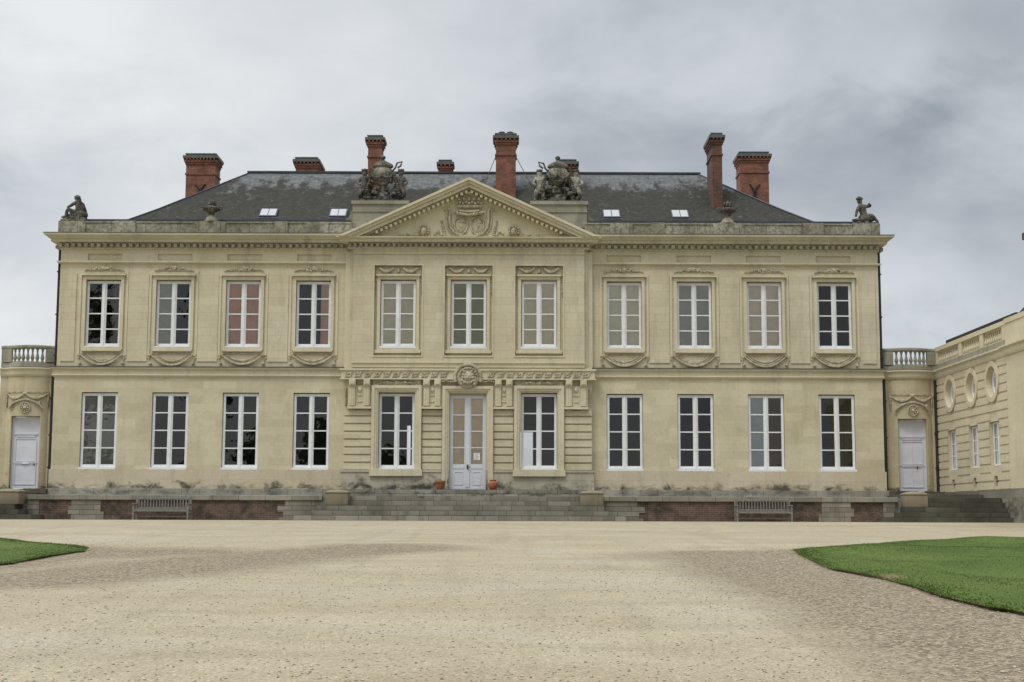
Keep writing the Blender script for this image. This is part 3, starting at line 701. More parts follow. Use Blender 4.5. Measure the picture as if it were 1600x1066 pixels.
# coat of arms: crown, two oval shields, mantling, masks and scrolls
mb = MB()
for s_ in (-1, 1):
    cx = s_*.36
    pts = [(cx+.29*math.cos(a_), -.50, 12.86+.40*math.sin(a_)) for a_ in np.linspace(0, 2*math.pi, 21)]; mb.tube(pts, .04, 6)
    mb.blob((cx, -.46, 12.86), (.27, .06, .37), 2)
    mant = [(s_*.98, -.5, 13.52), (s_*.90, -.52, 13.62), (s_*.84, -.54, 13.45), (s_*.86, -.54, 13.1), (s_*.80, -.54, 12.75), (s_*.62, -.54, 12.5), (s_*.35, -.53, 12.38), (s_*.05, -.52, 12.36)]
    mb.tube(mant, .055, 6); mb.tube([(p[0]+s_*.13, -.5, p[2]-.03) for p in mant[:6]], .04, 6)
    for k in range(9): mb.blob((s_*(1.05+.02*k), -.49, 12.35+k*.085), (.10-.006*k, .06, .06), 1, .25)
    for k in range(6): mb.blob((s_*(1.22+.13*k), -.49, 12.45+.10*math.sin(k*1.3)), (.08, .05, .09), 1, .25)
    # mask with curls
    mx_ = s_*1.98
    mb.blob((mx_, -.55, 12.58), (.15, .14, .18), 2); mb.blob((mx_, -.69, 12.56), (.035, .05, .05), 1)
    for k in range(11):
        a_ = k*2*math.pi/11; mb.blob((mx_+.2*math.cos(a_), -.53, 12.61+.2*math.sin(a_)), (.075, .07, .07), 1, .2)
    for e in (-1, 1): mb.blob((mx_+e*.06, -.67, 12.62), (.035, .03, .02), 1)
    for k in range(13):
        t = k/12; mb.blob((s_*(2.25+1.05*t), -.50, 12.42-.08*t+.05*math.sin(k*1.6)), (.085*(1-.4*t), .05, .055*(1-.5*t)), 1, .25)
    mb.tube([(s_*(2.2+1.1*t), -.49, 12.38-.02*t+.04*math.sin(t*12)) for t in np.linspace(0, 1, 14)], .03, 5)
n_crown = len(mb.v)
mb.tube([(.36*math.cos(a_)*1.0, -.55, 13.52+.05*math.sin(a_)-.02) for a_ in np.linspace(math.pi, 2*math.pi, 9)], .06, 6)
mb.box(-.42, .42, -.56, -.46, 13.63, 13.73)
for k in range(9):
    x = -.44+.11*k; mb.blob((x, -.55, 13.80+.05*(k % 2)), (.05, .05, .07), 1); mb.blob((x*1.08, -.57, 13.70), .032, 1)
for k in range(5):
    x = -.36+.18*k; mb.blob((x, -.56, 13.98), (.065, .05, .075), 1); mb.blob((x, -.56, 14.06), .035, 1)
for k in range(11):
    x = -.5+.1*k; mb.blob((x, -.55, 13.42-.08*math.cos(x*3)), (.08, .07, .07), 1, .2)
mb.tube([(-.5, -.54, 13.45), (-.25, -.56, 13.33), (0, -.56, 13.30), (.25, -.56, 13.33), (.5, -.54, 13.45)], .05, 6)
for i in range(n_crown, len(mb.v)):
    x, y, z = mb.v[i]; mb.v[i] = (x*1.22, -.46+(y+.46)*1.8, 13.72+(z-13.72)*1.05)
for k in range(5): mb.blob((.36+random.uniform(-.12, .12), -.53, 12.86+random.uniform(-.2, .2)), (.05, .02, .06), 1, .3)
mb.blob((-.36, -.53, 13.0), (.14, .02, .03), 1)
obj('coat_of_arms', mb, M['relief'], pedi, smooth=True, angle=50)

# ------------------------------------------------------------------ windows
def frame_mesh(w, h):
    mb = MB(); b_ = .075; hw = w/2
    mb.frame(-hw, hw, 0, h, b_, 0, .08)
    mb.box(-.08, .08, -.002, .078, b_, h-b_); mb.box(-.03, .035, -.03, 0, b_-.01, h-b_+.01)
    for s_ in (-1, 1):
        xa, xb = (-hw+b_, -.08) if s_ < 0 else (.08, hw-b_)
        mb.box(xa, xa+.03, .015, .06, b_, h-b_); mb.box(xb-.03, xb, .015, .06, b_, h-b_)
        mb.box(xa+.03, xb-.03, .015, .06, b_, b_+.05); mb.box(xa+.03, xb-.03, .015, .06, h-b_-.04, h-b_)
        hh = (h-2*b_)/4
        for k in (1, 2, 3): mb.box(xa+.03, xb-.03, .012, .062, b_+k*hh-.026, b_+k*hh+.026)
    return mb
def pane_mesh(w, h):
    hw = w/2; mb = MB()
    for xa, xb in ((-hw+.1, -.10), (.10, hw-.1)):
        mb.add([(xa, .035, .11), (xb, .035, .11), (xb, .035, h-.1), (xa, .035, h-.1)], [(0, 1, 2, 3)])
    return mb
def curtain_mesh(x0, x1, z0, z1, y, amp=.02, fr=9):
    mb = MB(); n = max(4, int((x1-x0)*26)); vs = []
    for k in range(n+1):
        x = x0+(x1-x0)*k/n; yy = y+amp*.5*math.sin(k*2*math.pi*fr/26)
        vs += [(x, yy, z0), (x+.01*math.sin(k), yy*1.0, z1)]
    mb.add(vs, [(2*k, 2*k+2, 2*k+3, 2*k+1) for k in range(n)]); return mb
def window(x, y, z0, w, h, curtains, label=None):
    global _wproto
    key = (w, h)
    if key not in _wproto:
        a_ = obj('window', frame_mesh(w, h), M['white'], H); p = obj('pane', pane_mesh(w, h), M['glass'], a_, recalc=False)
        s_ = obj('sill', MB().box(-w/2-.035, w/2+.035, -.16, .06, -.10, -.003), M['white'], a_)
        _wproto[key] = a_; a_.location = (x, y, z0); o = a_
    else:
        a_ = _wproto[key]; o = a_.copy(); COL.objects.link(o); o.location = (x, y, z0)
        for ch in [q for q in a_.children if q.name.split('.')[0] in ('pane', 'sill')]:
            c2 = ch.copy(); COL.objects.link(c2); c2.parent = o
        if 'label' in o: del o['label']
    for xa, xb, mk, amp in curtains:
        obj('curtain', curtain_mesh(xa, xb, .05, h-.05, .075, amp), CM[mk], o, recalc=False, smooth=True)
    if label: o['label'] = label
    return o
_wproto = {}
L_, R_, F_ = (-.72, 0.), (0., .72), (-.72, .72)
upc = [[(.35, .7, 'brown', .02)], [(-.72, -.05, 'grey', .01)], [(*F_, 'salmon', .02)], [(.3, .72, 'salmon', .02)],
       [(*F_, 'pale', .012)], [(*F_, 'grey', .01)], [(*F_, 'blush', .008)], []]
upl = [None, 'window with grey net behind its left half', 'window with salmon curtains drawn', 'window with a salmon curtain at its right side',
       'window with pale net curtains', 'window with grey net curtains', 'window with blush blinds', None]
for c_, cu, lb in zip(BAYS, upc, upl): window(c_, .10, 7.53, 1.52, 2.89, cu, lb)
for c_, cu, lb in zip(CB, ([(*F_, 'beige', .01)], [(*F_, 'olive', .01)], [(*F_, 'cream', .008)]), ('window with beige blinds', 'window with olive green blinds', 'window with cream blinds')):
    window(c_, -.18, 7.53, 1.52, 2.89, cu, lb)
loc_ = [[(*F_, 'smoke', .012)], [], [], [], [], [], [(-.72, -.03, 'blue', .012), (.03, .72, 'brown', .01)], []]
lol = [None]*8; lol[0] = 'window with dark grey net curtains'; lol[6] = 'window with a blue grey net behind its left half'
for c_, cu, lb in zip(BAYS, loc_, lol): window(c_, .05, 2.24, 1.54, 3.22, cu, lb)
for c_ in (CB[0], CB[2]): window(c_, -.22, 2.24, 1.54, 3.22, [])

# front door
d = MB(); d.frame(-.79, .79, 1.33, 5.40, .09, -.24, -.14)
d.box(-.085, .085, -.26, -.16, 1.42, 5.31)
for s_ in (-1, 1):
    xa, xb = (-.70, -.085) if s_ < 0 else (.085, .70)
    d.box(xa, xa+.06, -.225, -.17, 1.42, 5.31); d.box(xb-.06, xb, -.225, -.17, 1.42, 5.31)
    d.box(xa+.06, xb-.06, -.225, -.17, 1.42, 2.42); d.frame(xa+.12, xb-.12, 1.52, 2.1, .03, -.24, -.22); d.box(xa+.06, xb-.06, -.24, -.17, 2.22, 2.30)
    for k in range(1, 4): z = 2.42+k*(5.25-2.42)/4; d.box(xa+.06, xb-.06, -.222, -.175, z-.025, z+.025)
    d.box(xa+.06, xb-.06, -.225, -.17, 5.25, 5.31)
dr = obj('front_door', d, M['door'], H)
mb = MB()
for xa, xb in ((-.64, -.145), (.145, .64)): mb.add([(xa, -.20, 2.42), (xb, -.20, 2.42), (xb, -.20, 5.26), (xa, -.20, 5.26)], [(0, 1, 2, 3)])
obj('pane', mb, M['glass'], dr, recalc=False)
obj('blind', curtain_mesh(-.68, .68, 2.3, 5.3, -.165, .004), CM['doorbeige'], dr, recalc=False, smooth=True)
mb = MB(); mb.blob((-.0, -.31, 2.3), (.045, .04, .045), 2); mb.tube([(0, -.31, 2.3), (.12, -.32, 2.29)], .014, 6); mb.box(-.03, .03, -.275, -.255, 2.2, 2.4)
obj('handle', mb, M['pipe'], dr, smooth=True)
nt_ = obj('notice', MB().box(.26, .53, -.212, -.206, 2.60, 2.90), M['paper'], dr)
mb = MB()
for k in range(6): mb.box(.29, .50-.04*(k % 3), -.214, -.2125, 2.85-k*.04, 2.86-k*.04)
mb.frame(.33, .46, 2.63, 2.66, .006, -.214, -.2125)
obj('notice_print', mb, M['ink'], dr)

# ------------------------------------------------------------------ roof
ZR, RX = 17.0, 11.05; D_ = 14.
prof = [(.4, 12.5), (1.2, 13.0), (2.3, 13.60), (3.4, 14.34), (7., 16.95)]
vs = []; fs = []
for a_, z in prof:
    vs += [(-18+a_, a_, z), (18-a_, a_, z), (18-a_, D_-a_, z), (-18+a_, D_-a_, z)]
for i in range(len(prof)-1):
    for k in range(4):
        j = (k+1) % 4; fs.append((4*i+k, 4*i+j, 4*i+4+j, 4*i+4+k))
fs.append((16, 17, 18, 19))
rb = MB(); rb.add(vs, fs)
roof = obj('roof', rb, M['slate'], H, recalc=False)
mb = MB(); mb.box(-RX-.1, RX+.1, 6.9, 7.1, 16.94, 17.03)
obj('ridge_cap', mb, M['lead'], roof)
for s_ in (-1, 1):
    for q in (0, 1): obj('hip_flashing', MB().tube([(s_*(18-a_), D_-a_ if q else a_, z+.02) for a_, z in prof[1:]], .045, 5), M['lead'], roof)
sl = math.atan2(16.95-14.34, 3.6)
def roofz(a_): return 14.34+(a_-3.4)*(2.61/3.6) if a_ > 2.4 else 13.52
skyl = None
for x in (-9.38, -6.15, 6.48, 9.65):
    mb = MB(); mb.box(-.40, .40, -.42, .42, 0, .10)
    fo = obj('skylight', mb, M['lead'], roof); fo.location = (x, 2.95, roofz(2.95)+.02); fo.rotation_euler = (sl, 0, 0)
    mb = MB(); mb.box(-.35, -.02, -.36, .36, .09, .12); mb.box(.02, .35, -.36, .36, .09, .12)
    obj('pane', mb, M['skylight'], fo)
    mb = MB(); mb.box(-.45, .45, -.55, -.42, -.02, .05); obj('flashing', mb, M['lead'], fo)

def chimney(cx, cy, w, dp, zb, zt, cap=.15, mat='brick', pots=0, arrow=False, label=None, band=True, lead='zinc'):
    zt -= .13; mb = MB(); hw, hd = w/2, dp/2
    def ring(e, z0, z1): mb.box(cx-hw-e, cx+hw+e, cy-hd-e, cy+hd+e, z0, z1)
    ring(0, zb, zt-.62)
    ring(.045, zt-1.08, zt-1.0) if band else None
    ring(.01, zt-.62, zt-.55); ring(.045, zt-.55, zt-.44)
    ring(cap*.6, zt-.44, zt-.34)
    nx_ = max(3, int(w/.16))
    for i in range(nx_):
        x = cx-hw-.03+(w+.06)*(i+.5)/nx_; mb.box(x-.035, x+.035, cy-hd-cap*.95, cy+hd+cap*.95, zt-.34, zt-.25)
    ny_ = max(3, int(dp/.16))
    for i in range(ny_):
        y = cy-hd-.03+(dp+.06)*(i+.5)/ny_; mb.box(cx-hw-cap*.95, cx+hw+cap*.95, y-.035, y+.035, zt-.34, zt-.25)
    c_ = obj('chimney', mb, M[mat], roof)
    mb = MB(); mb.box(cx-hw-cap, cx+hw+cap, cy-hd-cap, cy+hd+cap, zt-.25, zt-.12)
    mb.box(cx-hw-.01, cx+hw+.01, cy-hd-.01, cy+hd+.01, zt-.12, zt-.02); mb.rbox(cx-hw-.06, cx+hw+.04, cy-hd-.03, cy+hd+.03, zt-.04, zt+.02, .015)
    obj('chimney_cap', mb, M[lead], c_)
    if pots:
        mb = MB()
        for k in range(pots):
            x = cx+(k-(pots-1)/2)*w*.42; mb.lathe([(.07,0),(.07,.1),(.16,.12),(.16,.17),(.02,.19)], x, cy, zt, 10)
        obj('chimney_cowl', mb, M['pipe'], c_, smooth=True)
    if arrow:                                     # wrought-iron X wall anchor
        mb = MB(); y = cy-hd-.03; z = zb+ (zt-zb)*.42
        for s_ in (-1, 1):
            mb.tube([(cx+s_*.05, y, z-.55), (cx+s_*.03, y, z-.1), (cx+s_*.06, y, z+.25), (cx+s_*.26, y, z+.5)], .035, 5)
            mb.tube([(cx+s_*.05, y, z-.25), (cx+s_*.25, y, z-.5)], .03, 5)
        obj('wall_anchor', mb, M['pipe'], c_)
    if label: c_['label'] = label
    return c_
chimney(-13.66, 8.5, 1.46, 1.2, 14.6, 18.27, arrow=True)
chimney(-8.55, 10., 1.08, 1.9, 15.5, 18.38)
chimney(-4.66, 5., .66, .8, 15.0, 18.36)
chimney(-1.49, 9., .58, .7, 15.5, 18.17)
chimney(1.58, 5., .95, .9, 15.0, 18.46, pots=2)
chimney(4.55, 6., .8, 1.1, 15.8, 17.42, mat='brickdark', band=False)
chimney(11.5, 4.5, .46, 1.9, 14.3, 18.25, mat='brickdark')
chimney(13.96, 8.5, 1.42, 1.3, 14.6, 18.44, mat='brick', arrow=True)
mb = MB(); mb.box(11.2, 11.8, 3.3, 3.55, 14.1, 14.35); obj('lead_flashing', mb, M['zinc'], roof)
mb = MB(); mb.tube([(1.05, 4.9, 17.2), (.3, 3.9, 15.0)], .017, 5); mb.tube([(2.1, 4.9, 17.2), (3.1, 4., 15.1)], .017, 5); mb.box(2.95, 3.2, 3.9, 4.2, 14.95, 15.15)
obj('chimney_stay', mb, M['pipe'], roof)

# attic blocks carrying the trophies
for s_ in (-1, 1):
    mb = MB(); xa, xb = sorted((s_*2.75, s_*5.2)); mb.box(xa, xb, .25, 1.6, 12.9, 13.95); mb.box(xa-.06, xb+.06, .18, 1.66, 13.95, 14.1); mb.box(xa-.03, xb+.03, .21, 1.63, 13.60, 13.66)
    xa, xb = sorted((s_*5.2, s_*5.5)); mb.poly([(s_*5.2, 12.9), (s_*5.7, 12.9), (s_*5.55, 13.25), (s_*5.4, 13.35), (s_*5.2, 13.75)], .4, 1.3)
    obj('attic_block', mb, M['grey'], H)

# ------------------------------------------------------------------ sculpture
def figure(name, J, E, mat, parent, loc=(0,0,0), sub=1):
    """J: list of (x,y,z,r); first joint is the root (pelvis)."""
    me = bpy.data.meshes.new(name); me.from_pydata([j[:3] for j in J], E, []); me.update()
    o = bpy.data.objects.new(name, me); COL.objects.link(o); o.parent = parent; o.location = loc
    me.skin_vertices or None
    sk = o.modifiers.new('skin', 'SKIN'); 
    if not me.skin_vertices: bm = bmesh.new(); bm.from_mesh(me); bm.verts.layers.skin.verify(); bm.to_mesh(me); bm.free()
    sv = me.skin_vertices[0].data
    for i, j in enumerate(J): sv[i].radius = (j[3], j[3]); sv[i].use_root = (i == 0)
    sk.use_smooth_shade = True
    ss = o.modifiers.new('smooth', 'SUBSURF'); ss.levels = sub; ss.render_levels = sub
    me.materials.append(mat); return o
def body(mir=1, s=1., pose=None, off=(0,0,0), fat=1.):
    P = pose; names = ['pelvis','waist','chest','neck','head','crown','shL','elL','haL','shR','elR','haR','hipL','knL','anL','toL','hipR','knR','anR','toR']
    rad = dict(pelvis=.15, waist=.12, chest=.145, neck=.06, head=.105, crown=.085, shL=.075, elL=.052, haL=.04, shR=.075, elR=.052, haR=.04,
               hipL=.11, knL=.078, anL=.05, toL=.035, hipR=.11, knR=.078, anR=.05, toR=.035)
    J = [(P[n][0]*mir*s+off[0], P[n][1]*s+off[1], P[n][2]*s+off[2], rad[n]*s*fat) for n in names]
    ix = {n: i for i, n in enumerate(names)}
    E = [('pelvis','waist'),('waist','chest'),('chest','neck'),('neck','head'),('head','crown'),('chest','shL'),('shL','elL'),('elL','haL'),('chest','shR'),('shR','elR'),('elR','haR'),
         ('pelvis','hipL'),('hipL','knL'),('knL','anL'),('anL','toL'),('pelvis','hipR'),('hipR','knR'),('knR','anR'),('anR','toR')]
    return J, [(ix[a_], ix[b_]) for a_, b_ in E]
# left corner statue: seated woman in profile, knee drawn up
st = thing('statue', 'blackened stone statue of a seated woman with one knee raised on the left roof corner', 'statue', (-17.5, .15, 13.06))
mb = MB(); mb.rbox(-.56, .56, -.3, .3, 0, .10, .03)
for k in range(22): mb.blob((random.uniform(-.48, .42), random.uniform(-.2, .2), random.uniform(.08, .22)), (random.uniform(.1, .2), .16, random.uniform(.06, .12)), 1, .2)
for k in range(8): mb.blob((.3+random.uniform(-.08, .12), random.uniform(-.15, .15), .15+.08*k*.5), (.17, .16, .1), 1, .2)
obj('rock_base', mb, M['mossy'], st, smooth=True, angle=60)
pose = dict(pelvis=(.16,0,.36), waist=(.19,0,.52), chest=(.17,0,.72), neck=(.10,0,.92), head=(.05,0,1.05), crown=(.04,0,1.15), shL=(.05,-.16,.83), elL=(-.12,-.22,.66), haL=(-.30,-.14,.60),
            shR=(.22,.16,.82), elR=(.36,.2,.58), haR=(.44,.12,.42), hipL=(.05,-.1,.34), knL=(-.28,-.13,.55), anL=(-.34,-.12,.22), toL=(-.46,-.12,.16), hipR=(.08,.12,.32), knR=(-.15,.15,.38), anR=(-.40,.1,.18), toR=(-.5,.1,.15))
J, E = body(1, 1.06, pose, fat=1.3); figure('figure', J, E, M['mossy'], st)
mb = MB(); mb.blob((.09, 0, 1.12), (.13, .12, .12), 2, .05); mb.blob((.19, 0, 1.02), (.08, .08, .1), 1, .1); mb.blob((.2, 0, .9), (.07, .1, .14), 1, .1)
obj('hair', mb, M['mossy'], st, smooth=True)
mb = MB(); mb.blob((.2, 0, .38), (.28, .24, .2), 2, .08); mb.blob((.02, 0, .30), (.38, .22, .16), 2, .1); mb.blob((.3, .02, .6), (.12, .16, .3), 1, .12, .3)
obj('drapery', mb, M['mossy'], st, smooth=True, angle=60)
# right corner statue: seated cherub
st = thing('statue', 'blackened stone statue of a seated cherub with bent arm on the right roof corner', 'statue', (17.5, .15, 13.06))
mb = MB(); mb.rbox(-.56, .58, -.3, .3, 0, .08, .03)
for k in range(20): mb.blob((random.uniform(-.48, .2), random.uniform(-.2, .2), random.uniform(.08, .22)), (random.uniform(.1, .18), .16, random.uniform(.06, .12)), 1, .2)
obj('rock_base', mb, M['mossy'], st, smooth=True, angle=60)
pose = dict(pelvis=(.02,0,.34), waist=(-.04,0,.5), chest=(-.08,0,.68), neck=(-.14,0,.86), head=(-.19,-.02,1.02), crown=(-.19,-.02,1.12), shL=(-.22,-.12,.76), elL=(-.34,-.15,.55), haL=(-.38,-.12,.30),
            shR=(.04,.05,.80), elR=(.30,.0,.80), haR=(.16,-.12,.90), hipL=(.08,-.1,.32), knL=(.30,-.14,.40), anL=(.50,-.1,.14), toL=(.58,-.14,.10), hipR=(.06,.12,.3), knR=(.2,.16,.32), anR=(.1,.1,.12), toR=(.18,.05,.08))
J, E = body(1, 1.06, pose, fat=1.3); figure('figure', J, E, M['mossy'], st)
mb = MB()
for k in range(14):
    a_ = k*.45; mb.blob((-.20+.1*math.cos(a_), -.02+.1*math.sin(a_), 1.17), .06, 1, .15)
mb.blob((-.20, 0, 1.18), (.13, .13, .11), 2); obj('hair', mb, M['mossy'], st, smooth=True)
mb = MB(); mb.blob((.08, 0, .32), (.36, .24, .19), 2, .1); mb.blob((.32, -.02, .26), (.2, .18, .12), 2, .12); mb.blob((-.02, 0, .4), (.2, .18, .12), 1, .12); obj('drapery', mb, M['mossy'], st, smooth=True, angle=60)

# urns on the parapet
for s_, lb in ((-1, 'weathered stone urn with flames on the left stretch of the parapet'), (1, 'weathered stone urn with flames on the right stretch of the parapet')):
    u = thing('stone_urn', lb, 'urn', (s_*11.42, .0, 13.055), group='urns on the parapet')
    obj('pedestal', MB().lathe([(.34,0),(.34,.06),(.27,.1),(.22,.2),(.13,.26),(.09,.33)], n=8), M['parapet'], u, smooth=True)
    mb = MB().lathe([(.09,.33),(.15,.36),(.11,.40),(.28,.50),(.37,.58),(.38,.64),(.33,.66),(.30,.68),(.22,.70)], n=16)
    for k in (-1, 1): mb.tube([(k*.33,0,.52),(k*.46,0,.58),(k*.48,0,.68),(k*.36,0,.70)], .035, 6)
    obj('bowl', mb, M['mossy'], u, smooth=True)
    mb = MB()
    for k in range(16): mb.blob((random.uniform(-.16, .16), random.uniform(-.12, .12), .72+random.uniform(0, .2)), (.07, .07, .10), 1, .25)
    mb.blob((0, 0, .9), (.09, .08, .13), 1, .2); obj('flame', mb, M['mossy'], u, smooth=True)

# trophies: covered urn between two putti
def trophy(s_, label):
    t = thing('sculpture_group', label, 'sculpture', (s_*3.93, .85, 14.1))
    mat = M['mossy2']; pm = M['mossy'] if s_ < 0 else M['mossy2']
    mb = MB().rbox(-1.1, 1.1, -.5, .5, 0, .08, .02); mb.box(-.34, .34, -.34, .34, .08, .26)
    for k in range(26): mb.blob((random.uniform(-1.0, 1.0), random.uniform(-.3, .3), random.uniform(.08, .22)), (random.uniform(.1, .2), .16, random.uniform(.06, .12)), 1, .2)
    obj('base', mb, M['mossy'], t, smooth=True)
    mb = MB().lathe([(.30,.2),(.28,.35),(.20,.48),(.15,.66),(.14,.8),(.22,.86),(.3,1.0),(.44,1.2),(.47,1.42),(.42,1.55),(.34,1.60),(.36,1.66),(.46,1.68),(.47,1.72)], n=20)
    for k in range(14):
        a_ = k*2*math.pi/14; mb.blob((.40*math.cos(a_), .40*math.sin(a_), 1.12), (.06, .06, .16), 1)
    obj('urn', mb, mat, t, smooth=True)
    mb = MB().lathe([(.47,1.72),(.44,1.78),(.30,1.86),(.17,1.93),(.08,1.98),(.06,2.02),(.11,2.08),(.12,2.14),(.06,2.2),(.02,2.22)], n=16); obj('urn_lid', mb, M['mossy'], t, smooth=True)
    mb = MB()
    for k in (-1, 1):
        mb.tube([(k*.40,-.05,1.45),(k*.56,-.08,1.62),(k*.64,-.08,1.85),(k*.86,-.08,1.9),(k*.80,-.08,1.72),(k*.66,-.08,1.62)] if k == -s_ else [(k*.40,-.05,1.5),(k*.58,-.08,1.6),(k*.6,-.08,1.45),(k*.48,-.08,1.28)], .045, 6)
    obj('handle', mb, M['mossy'], t, smooth=True)
    mb = MB()
    for k in (-1, 1):
        swag(mb, k*.24, -.42, 1.3, .26, .22, .07, 9)
        for q in range(9): mb.blob((k*(.5+.03*q), -.28, 1.25-.1*q), (.09, .08, .07), 1, .25)
    for k in range(60):
        xx = random.uniform(-.85, .85); mb.blob((xx, random.uniform(-.35, .15), random.uniform(.2, .85-.3*abs(xx))), (.12, .1, .09), 1, .3)
    for k in range(24):
        a_ = k*.8; mb.blob((.5*math.cos(a_)*random.uniform(.7, 1.15), -.1, 1.25+.4*math.sin(a_)), (.1, .1, .1), 1, .35)
    for k in range(8): mb.blob((-.25+.07*k, -.44, 1.0-.05*math.sin(k*.45)), .06, 1, .2)
    for k in (-1, 1):
        for q in range(7): mb.blob((k*random.uniform(.35, .95), random.uniform(-.1, .25), .2+.12*q), (.24-.015*q, .2, .2-.01*q), 1, .25)
    obj('garland', mb, M['mossy'], t, smooth=True, angle=60)
    pz = dict(pelvis=(0,0,.48), waist=(0,0,.6), chest=(.02,0,.76), neck=(0,0,.90), head=(-.02,-.02,1.02), crown=(-.02,-.02,1.11), shL=(-.14,-.03,.84), elL=(-.24,-.08,.66), haL=(-.12,-.2,.56),
              shR=(.15,0,.84), elR=(.30,-.04,.94), haR=(.40,-.08,1.14), hipL=(-.09,0,.44), knL=(-.14,-.16,.30), anL=(-.16,-.04,.10), toL=(-.18,-.16,.08), hipR=(.09,0,.44), knR=(.10,-.06,.26), anR=(.12,.0,.09), toR=(.12,-.12,.08))
    for k in (-1, 1):
        J, E = body(-k, 1.3, pz, (k*.80, -.1, .04)); figure('putto', J, E, pm, t)
        mb = MB()
        for q in range(10): mb.blob((k*.8+.02*k+.1*math.cos(q*.7), -.12+.09*math.sin(q*.7), 1.50+.02*math.sin(q*3)), .055, 1, .2)
        obj('hair', mb, M['mossy'], t, smooth=True)
trophy(-1, 'carved stone urn flanked by two cherubs, standing left of the pediment')
trophy(1, 'carved stone urn flanked by two cherubs, standing right of the pediment')

# ------------------------------------------------------------------ link pavilions
def baluster(mb, x, y, z, h):
    p = [(.085,0),(.085,.06),(.05,.09),(.06,.14),(.095,.24),(.10,.32),(.07,.48),(.042,.66),(.042,.76),(.065,.80),(.04,.84),(.08,.92),(.08,1)]
    mb.lathe([(r_*.9, q*h) for r_, q in p], x, y, z, 8)
def arc(cx, hw, y0, bulge, n=14, e=0.):           # plan arc bulging towards -y
    Rr = (hw*hw+bulge*bulge)/(2*bulge); cy = y0-bulge+Rr; a0 = math.asin(hw/Rr)
    return [(cx+(Rr+e)*math.sin(a_), cy-(Rr+e)*math.cos(a_)) for a_ in np.linspace(-a0, a0, n)]
def link(cx, side, label):
    t = thing('link_pavilion', label, 'pavilion', (cx, .35, 0)); hw = .92
    ap = arc(0, hw, 0, .34); x0, x1 = -1.24, 1.22
    mb = MB(); dw, dz0, dz1 = .63, 1.3, 4.46
    mb.wall(x0, x1, .6, 6.3, [(-dw, dw, dz0, dz1)], 0, .4)
    for sgn in (-1, 1):                            # convex drum, jambs either side of the door
        seg = [p for p in ap if p[0]*sgn > dw-.01]; 
        edge = (sgn*dw, min(p[1] for p in ap)+.16)
        pts = ([edge]+sorted(seg) if sgn > 0 else sorted(seg)+[edge]); pts = [(pts[0][0], .0)]+pts+[(pts[-1][0], .0)]
        pts = pts[::-1] if sgn else pts
        mb.plan(pts[::-1], .9, dz1)
    mb.plan(([(ap[0][0], .02)]+ap+[(ap[-1][0], .02)]), dz1, 6.28)
    obj('wall', mb, M['link'], t)
    # segmental tympanum with rosette, over door
    mb = MB(); y = -.37
    mb.tube([(.80*math.sin(a_), y+.3*(abs(a_)/1.2)**2*.5, 4.55+.62*math.cos(a_)) for a_ in np.linspace(-1.2, 1.2, 13)], .05, 6)
    mb.tube([(.22*math.cos(a_), y-.01, 4.82+.22*math.sin(a_)) for a_ in np.linspace(0, 2*math.pi, 15)], .03, 6)
    mb.blob((0, y-.02, 4.82), (.09, .06, .09), 1, .1)
    for k in range(8): mb.blob((.13*math.cos(k*.785), y-.01, 4.82+.13*math.sin(k*.785)), (.05, .03, .05), 1)
    obj('rosette_tympanum', mb, M['relief'], t, smooth=True)
    mb = MB(); mb.sweep(ap, [(-.02,5.48),(.03,5.48),(.03,5.54),(-.02,5.54)])
    def yy(x): 
        return float(np.interp(x, [p[0] for p in ap], [p[1] for p in ap]))-.04
    for cc, h_ in ((-.45, .42), (.45, .42)):
        pts = [(cc+tt*h_, yy(cc+tt*h_)-.02, 5.45-.22*(1-tt*tt)) for tt in np.linspace(-1, 1, 11)]; mb.tube(pts, [.035+.03*(1-abs(q)) for q in np.linspace(-1, 1, 11)], 6)
    mb.blob((0, yy(0)-.03, 5.46), (.12, .06, .08), 1, .15)
    for sgn in (-1, 1):
        for k in range(7): mb.blob((sgn*.90, yy(sgn*.9)-.02, 5.42-k*.09), (.06*(1-.07*k), .05, .06), 1, .2)
        mb.blob((sgn*.6, yy(.6)-.02, 5.05), (.08, .04, .06), 1, .2)
    obj('swag', mb, M['relief'], t, smooth=True)
    # cornice following the bow
    path = [(x0, 0)]+[(ap[0][0]-.06, 0)]+ap[1:-1]+[(ap[-1][0]+.06, 0)]+[(x1, 0)]
    obj('cornice', MB().sweep(path, [(-.3,6.2),(.03,6.2),(.07,6.24),(.10,6.30),(.12,6.46),(.2,6.52),(.2,6.58),(-.3,6.62)]), M['trim'], t)
    # balustrade: solid ends, open bow
    br_ = MB(); br_.sweep(path, [(-.2,6.62),(.02,6.62),(.02,6.80),(-.02,6.84),(-.2,6.84)]); br_.sweep(path, [(-.22,7.42),(.03,7.42),(.06,7.46),(.06,7.54),(-.22,7.60)])
    for a_, b_ in ((x0, -.74), (.74, x1)):
        ya, yb_ = (yy(a_) if abs(a_) < hw else 0), (yy(b_) if abs(b_) < hw else 0)
        br_.plan([(a_, ya+.18), (a_, ya-.0), (b_, yb_-.0), (b_, yb_+.18)], 6.84, 7.42)
    ba = obj('balustrade', br_, M['grey'], t)
    for k in range(7):
        x = -.60+.2*k; mb = MB(); baluster(mb, x, yy(x)+.12, 6.84, .58); obj('baluster', mb, M['grey'], ba, smooth=True)
    # door
    d = MB(); d.frame(-.62, .62, 1.33, 4.42, .07, -.02, .06); d.box(-.55, .55, .0, .05, 1.40, 4.35)
    d.frame(-.47, .47, 2.48, 3.5, .035, -.03, .0); d.frame(-.47, .47, 1.48, 2.4, .035, -.03, .0)
    d.box(-.53, .53, -.05, .0, 3.66, 3.72); d.box(-.42, .42, -.045, .0, 3.56, 3.61); d.box(-.53, .53, -.04, 0, 2.42, 2.46)
